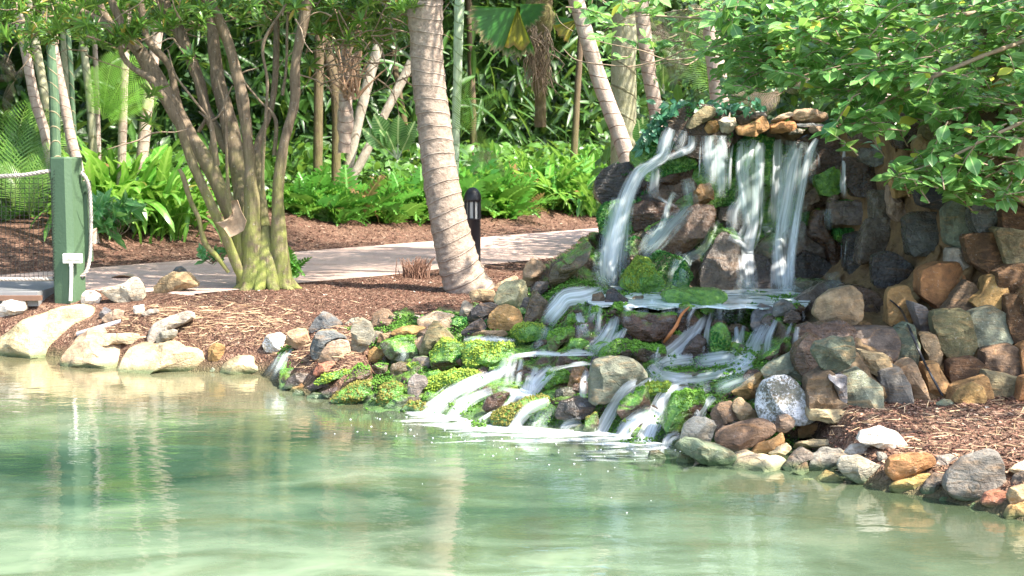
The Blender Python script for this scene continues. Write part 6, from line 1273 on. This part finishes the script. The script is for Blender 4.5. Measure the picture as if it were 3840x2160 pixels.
mass('jungle_foliage','long drooping leaves hanging in the shade behind the trunks',9000,lambda R,n:(lambda x,b,h:np.c_[x,(14+b+.785*x)/.62,.9+h])(R.uniform(-14,9,n),4+R.rand(n)*4,R.rand(n)*5.5),.35,.8,'dark',LANCE,12,'jungle')
# low scrub directly behind the waterfall wall
mass('scrub','mixed green scrub growing right behind the waterfall wall',5200,lambda R,n:np.c_[R.uniform(1.2,8,n),R.uniform(17.3,22,n),.9+R.rand(n)**1.3*2.8],.10,.24,'mid',BLB,4,'scrub')
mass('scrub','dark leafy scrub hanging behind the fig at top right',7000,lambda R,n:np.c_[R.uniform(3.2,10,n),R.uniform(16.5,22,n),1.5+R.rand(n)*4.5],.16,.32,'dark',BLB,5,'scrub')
# a far belt of trees as a solid rolling mass
X2,Z2=np.meshgrid(np.linspace(-60,70,170),np.linspace(-1,15,40)); Pn=np.stack([X2,0*X2+46,Z2],-1); Yb=52+.62*X2*.6+fbm(Pn*.35,8,4)*1.6
V=np.stack([X2,Yb,Z2],-1).reshape(-1,3); Vb=V+[0,4,0]; m=len(V); Fg=grid_faces(40,170)
tag(mk('treeline',np.vstack([V,Vb]),np.vstack([Fg,Fg[:,::-1]+m]),simple('far_foliage',(.018,.05,.014),.9,2.5,.7,1.0)),'far belt of dark trees closing the view','treeline',kind='stuff')

# ================= FENCE, BOLLARD, SMALL THINGS =================
GP=simple('green_paint',(.068,.120,.065),.55,35,.10,.35); YP=13.4
pb=P(290,1120,YP); gzp=pb[2]-.03; fe=empty('rope_fence',(pb[0],YP,gzp)); tag(fe,'green octagonal fence post with thick ropes and black netting at the far left','rope fence')
def prism(cx,cy,r,z0,z1,n=8,rot=0,bev=.012,sy=1):
    ca=[]
    for k in range(4):
        for s in (-.24,.24): ca.append(rot+math.pi/2*k+math.pi/4+s)
    zs=[(z0,r),(z1-bev,r),(z1,r-bev)]; V=[];
    for z,q in zs:
        for k in range(n): a=ca[k]; V.append([cx+q*math.cos(a),cy+sy*q*math.sin(a),z])
    F=grid_faces(3,n,True); V=np.array(V); V=np.vstack([V,[[cx,cy,z1]]]); t=[[2*n+k,2*n+(k+1)%n,3*n,3*n] for k in range(n)]
    return V,F,t
x0=P(196,700,YP)[0]; x1=P(304,700,YP)[0]; cx=(x0+x1)/2; r=(x1-x0)/2/math.cos(math.pi/8); zt=P(250,589,YP)[2]
V,F,t=prism(cx,YP,r*.985,gzp-.2,zt,8,-.36); mk('post',V,np.array([[*f] for f in F.tolist()]),GP,fe,smooth_=False); mk('post_cap',V,np.array([q[:3] for q in t]),GP,fe,smooth_=False)
V,F=box(P(310,700,YP+.12)[0],P(333,700,YP+.12)[0],YP+.05,YP+.20,P(320,985,YP)[2],P(320,680,YP)[2]); bo=mk('board',V,F,GP,fe,smooth_=False)
mk('bolt',*tube([P(320,722,YP+.03),P(320,722,YP+.06)],[.012,.012],2,8)[:2],GP,fe)
RPM=simple('rope_fibre',(.36,.32,.285),.85,60,.3,.4)
def rope(pts,r,parent,name='rope'):
    q=spline(pts,int(max(30,np.linalg.norm(np.diff(np.array(pts),axis=0),axis=1).sum()/.012))); L=np.r_[0,np.cumsum(np.linalg.norm(np.diff(q,axis=0),axis=1))]; t=np.gradient(q,axis=0); t/=np.linalg.norm(t,axis=1)[:,None]; A=np.cross(t,[0,1.,0.01]); A/=np.linalg.norm(A,axis=1)[:,None]; B=np.cross(t,A); parts=[]
    for k in range(3):
        a=L/(r*5.5)*2*math.pi/1.0+k*2.094; c_=q+(np.cos(a)[:,None]*A+np.sin(a)[:,None]*B)*r*.5; parts.append(tube(c_,np.full(len(c_),r*.56),len(c_),7))
    return mkj(name,parts,RPM,parent)
xl=P(-260,0,YP-.6)
rope([P(-300,690,YP-.5),P(-100,668,YP-.3),P(0,661,YP-.15),P(90,656,YP-.1),P(160,645,YP-.08),P(204,640,YP-.02)],.020,fe)
rope([P(-300,1040,YP-.5),P(-100,1046,YP-.3),P(0,1047,YP-.15),P(110,1047,YP-.08),P(200,1046,YP-.02)],.020,fe)
rope([P(304,648,YP-.02),P(318,662,YP-.03),P(333,700,YP),P(339,760,YP+.02),P(341,850,YP+.03),P(338,950,YP+.03),P(330,1000,YP),P(318,1025,YP-.02),P(303,1038,YP-.03)],.019,fe)
net=[]; NY=YP-.1
for i in range(27):
    u=197-i*17.5; j=[R5.normal()*1.5 for _ in range(9)]; net.append(tube([P(u+j[k],664+k*47.5,NY-.002*i*.5) for k in range(9)],[.0026]*9,17,3))
for i in range(22):
    v=668+i*17.4+(0 if i<12 else 0); net.append(tube([P(200-k*60,v+(R5.normal()*2.5 if i>17 else R5.normal()*1.2)+ (3 if i<8 else 0),NY) for k in range(9)],[.0026]*9,17,3))
for i in range(36): v=640+i*11.7; a_=P(205,v,YP-.12); net.append(tube([a_,a_+[-.012,0,-.012]],[.003,.003],2,4))
mkj('net',net,simple('black_cord',(.015,.015,.015),.7,20,.1,0),fe)
WP=simple('white_plastic',(.72,.71,.66),.4,10,.05,.05)
def bevbox(name,u0,v0,u1,v1,Y,dep,mat,parent,bv=.004):
    a=P(u0,v1,Y);b=P(u1,v0,Y); import bmesh
    bm=bmesh.new(); bmesh.ops.create_cube(bm,size=1); 
    for q in bm.verts: q.co=Vector(((a[0]+b[0])/2+q.co.x*(b[0]-a[0]),Y+q.co.y*dep,(a[2]+b[2])/2+q.co.z*(b[2]-a[2])))
    bmesh.ops.bevel(bm,geom=bm.edges[:],offset=bv,segments=2,affect='EDGES'); me=bpy.data.meshes.new(name); bm.to_mesh(me); bm.free(); me.materials.append(mat); o=bpy.data.objects.new(name,me); COL.objects.link(o); put(o,parent); return o
ob=empty('power_outlet',P(270,970,YP-.16)); tag(ob,'white double power outlet with a white conduit on the foot of the green post','outlet')
bevbox('housing',238,951,307,987,YP-.155,.05,WP,ob); bevbox('cover',243,953,306,976,YP-.183,.008,simple('cream_plastic',(.66,.64,.54),.4,10,.05,.05),ob,.002)
for u in (262,291): bevbox('switch',u-6,960,u+6,972,YP-.189,.006,WP,ob,.001)
V,F,U=tube([P(267,986,YP-.16),P(267,1040,YP-.16),P(266,1080,YP-.16),P(264,1128,YP-.16)],[.017,.017,.016,.017],30,12); mk('conduit',V,F,WP,ob,U)
V,F,U=tube([P(267,986,YP-.16),P(267,999,YP-.16)],[.021,.021],4,12); mk('collar',V,F,WP,ob,U)
# bollard light
def lathe(cx,cy,prof,n=24):
    V=[[cx+r*math.cos(2*math.pi*k/n),cy+r*math.sin(2*math.pi*k/n),z] for z,r in prof for k in range(n)]; return np.array(V),grid_faces(len(prof),n,True)
YB=16.8; b=P(1773,965,YB); BL=simple('black_metal',(.018,.018,.022),.38,20,.2,.05); be=empty('bollard_light',(b[0],YB,.5)); tag(be,'black domed bollard light standing behind the coconut palm trunk','bollard light')
rb=31*YB/FPX; z=lambda v:P(1773,v,YB)[2]
V,F=lathe(b[0],YB,[(.45,rb*.95),(z(824),rb*.95),(z(822),rb*1.02),(z(818),rb*1.02),(z(817),rb*.8)]); mk('shaft',V,F,BL,be)
V,F=lathe(b[0],YB,[(z(818),rb*.72),(z(752),rb*.72)]); mk('lamp_glass',V,F,simple('opal_glass',(.62,.62,.6),.3,5,.05,0),be)
for k in range(8):
    a=2*math.pi*(k+.3)/8; V,F,U=tube([[b[0]+rb*.9*math.cos(a),YB+rb*.9*math.sin(a),z(820)],[b[0]+rb*.9*math.cos(a),YB+rb*.9*math.sin(a),z(750)]],[.014,.014],3,8); mk('bar',V,F,BL,be)
V,F=lathe(b[0],YB,[(z(756),rb*.7),(z(754),rb*1.06)]+[(z(748)+(z(702)-z(748))*math.sin(t),rb*1.06*math.cos(t)) for t in np.linspace(0,1.55,12)]); mk('dome',V,F,BL,be)
# clipped grass tuft, twigs, straw, pipe, cable
p=P(1560,990,15.2); p[2]=.5; parts=[]
for i in range(150):
    a=R5.normal(size=2)*.05; t_=R5.normal(size=2)*.35; h=R5.uniform(.10,.24); q=np.array([p[0]+a[0]*1.3,p[1]+a[1],.48]); parts.append(tube([q,q+[t_[0]*h*.5,t_[1]*h*.5,h*.6],q+[t_[0]*h,t_[1]*h,h]],[.006,.005,.002],4,4))
V,F,U,Rn=join(parts); tag(mk('grass_tuft',V-p,F,simple('dry_clipped_grass',(.20,.11,.075),.85,40,.4),None,U,Rn),'cut-back brown grass tuft at the brick path edge between the tree and the coconut palm','grass tuft').location=p
p=P(*cv('D',750,680),12.3); V,F,U=tube([np.array(P(*cv('D',590,712),G(*cv('D',590,712))-.03))-p,np.array(P(*cv('D',750,665),G(*cv('D',750,670))-.02))-p,np.array(P(*cv('D',920,615),G(*cv('D',920,620))))-p],[.026,.026,.024],24,12); tag(mk('pipe',V,F,simple('grey_pipe',(.36,.36,.38),.5,15,.15),None,U),'weathered grey pipe lying in the straw above the cream ledge','pipe').location=p
for k,(dx,w_) in enumerate([(0,.006),(7,.005)]):
    pts=[('J',440,835),('J',500,890),('J',545,990),('J',600,1120),('J',660,1240),('J',728,1365)]; q=[]
    for c_,x,y in pts:
        u,v=cv(c_,x+dx,y+dx*.6); q.append(P(u,v,min(float(WALL(u,v)[0]),hitY(u,v,20) or 20)-.04))
    V,F,U=tube(q,[w_]*6,60,6); c0=np.array(q).mean(0); tag(mk('cable',V-c0,F,BL,None,U),['black cable sagging down the stone wall to the mulch, left strand of two','black cable sagging down the stone wall to the mulch, right strand of two'][k],'cable').location=c0
c0=P(*cv('F',1480,420),10.2); q=[]
for x,y in [(1575,285),(1520,340),(1480,420),(1430,490),(1392,540)]:
    u,v=cv('F',x,y); q.append(P(u,v,(hitY(u,v,10.4) or 10.4)-.05))
V,F,U=tube(np.array(q)-c0,[.006,.011,.013,.013,.009],24,7,.2,20); tag(mk('twig',V,F,simple('orange_stalk',(.42,.15,.05),.6,20,.2),None,U),'bent orange palm stalk leaning on the big wet brown boulder','twig').location=c0
# mulch chips, straw, leaf litter
def chips(name,label,n,fn,l,w_,mat,cat,seed,flat=.25):
    R=np.random.RandomState(seed); p=fn(R,n); s=shore_d(p[:,0],p[:,1]); q=pathpos(p[:,0],p[:,1]); ok=(s>.12)&~((q>10.68)&(q<13.97)); p=p[ok]; n=len(p); z=terr(p[:,0],p[:,1]); a=R.uniform(0,6.28,n); ax=np.c_[np.cos(a),np.sin(a),R.normal(size=n)*flat]; nr=np.c_[R.normal(size=n)*.3,R.normal(size=n)*.3,np.ones(n)]
    T_=(np.array([[-.5,-.5,0],[.5,-.5,0],[.5,.5,0],[-.5,.5,0],[0,0,.15]]),np.array([[0,1,4],[1,2,4],[2,3,4],[3,0,4]]),np.zeros((5,2))); T_[0][4,2]=.03
    tag(scat(name,T_,np.c_[p,z+.006],ax,nr,R.uniform(l*.5,l*1.3,n),mat,rnd=R.rand(n),wid=R.uniform(w_*.6,w_*1.4,n)),label,cat,kind='stuff')
def chipmat(name,st):
    t=NT(name); return t.done(t.bsdf(t.ramp(t.attr('rnd'),st),.85,spec=.25))
MC=chipmat('bark_chips',[(0,(.04,.018,.013)),(.5,(.13,.060,.040)),(.85,(.23,.125,.085)),(1,(.42,.30,.22))]); ST=chipmat('straw',[(0,(.22,.14,.08)),(1,(.50,.37,.23))])
chips('mulch_chips','reddish brown bark mulch covering the left bank around the tree and palm',80000,lambda R,n:np.c_[R.uniform(-5.6,1.2,n),R.uniform(10.2,16,n)],.020,.007,MC,'mulch',1)
chips('mulch_chips','reddish brown mulch on the bed beyond the brick path',16000,lambda R,n:np.c_[R.uniform(-6,5,n),R.uniform(16,26,n)],.05,.016,MC,'mulch',2)
chips('mulch_chips','dark mulch on the right bank in front of the stone wall',14000,lambda R,n:np.c_[R.uniform(1.7,4.4,n),R.uniform(6.6,9.6,n)],.03,.009,MC,'mulch',3)
chips('straw','dry straw and pine needles strewn along the left bank',1300,lambda R,n:(lambda x,k:np.c_[x,np.interp(x,SHA[:,0],SHA[:,1])+.15+k])(R.uniform(-5.2,-1.2,n),np.abs(R.normal(size=n))*.5),.16,.0035,ST,'straw',4,.12)
chips('straw','scattered straw on the right bank',420,lambda R,n:np.c_[R.uniform(1.6,3.6,n),R.uniform(7.2,9,n)],.13,.005,ST,'straw',5,.12)
chips('pebbles','small white pebbles sprinkled over the mulch',420,lambda R,n:np.c_[R.uniform(-5,4,n),R.uniform(7,15.5,n)],.02,.018,simple('pebble_white',(.6,.55,.45),.7),'pebbles',6,.1)
V,F,U=leaf([.05,.3,.36,.3,.2,.02],.3,.1); p=P(*cv('N',1215,1080),15); p[2]=.515; tag(mk('dry_leaf',V*.30*[1,1,1],F,simple('dry_leaf_tan',(.45,.33,.22),.8),None,U),'single dry tan leaf lying on the brick path','leaf').location=p
bpy.data.objects['dry_leaf'].rotation_euler=(0,0,1.3)
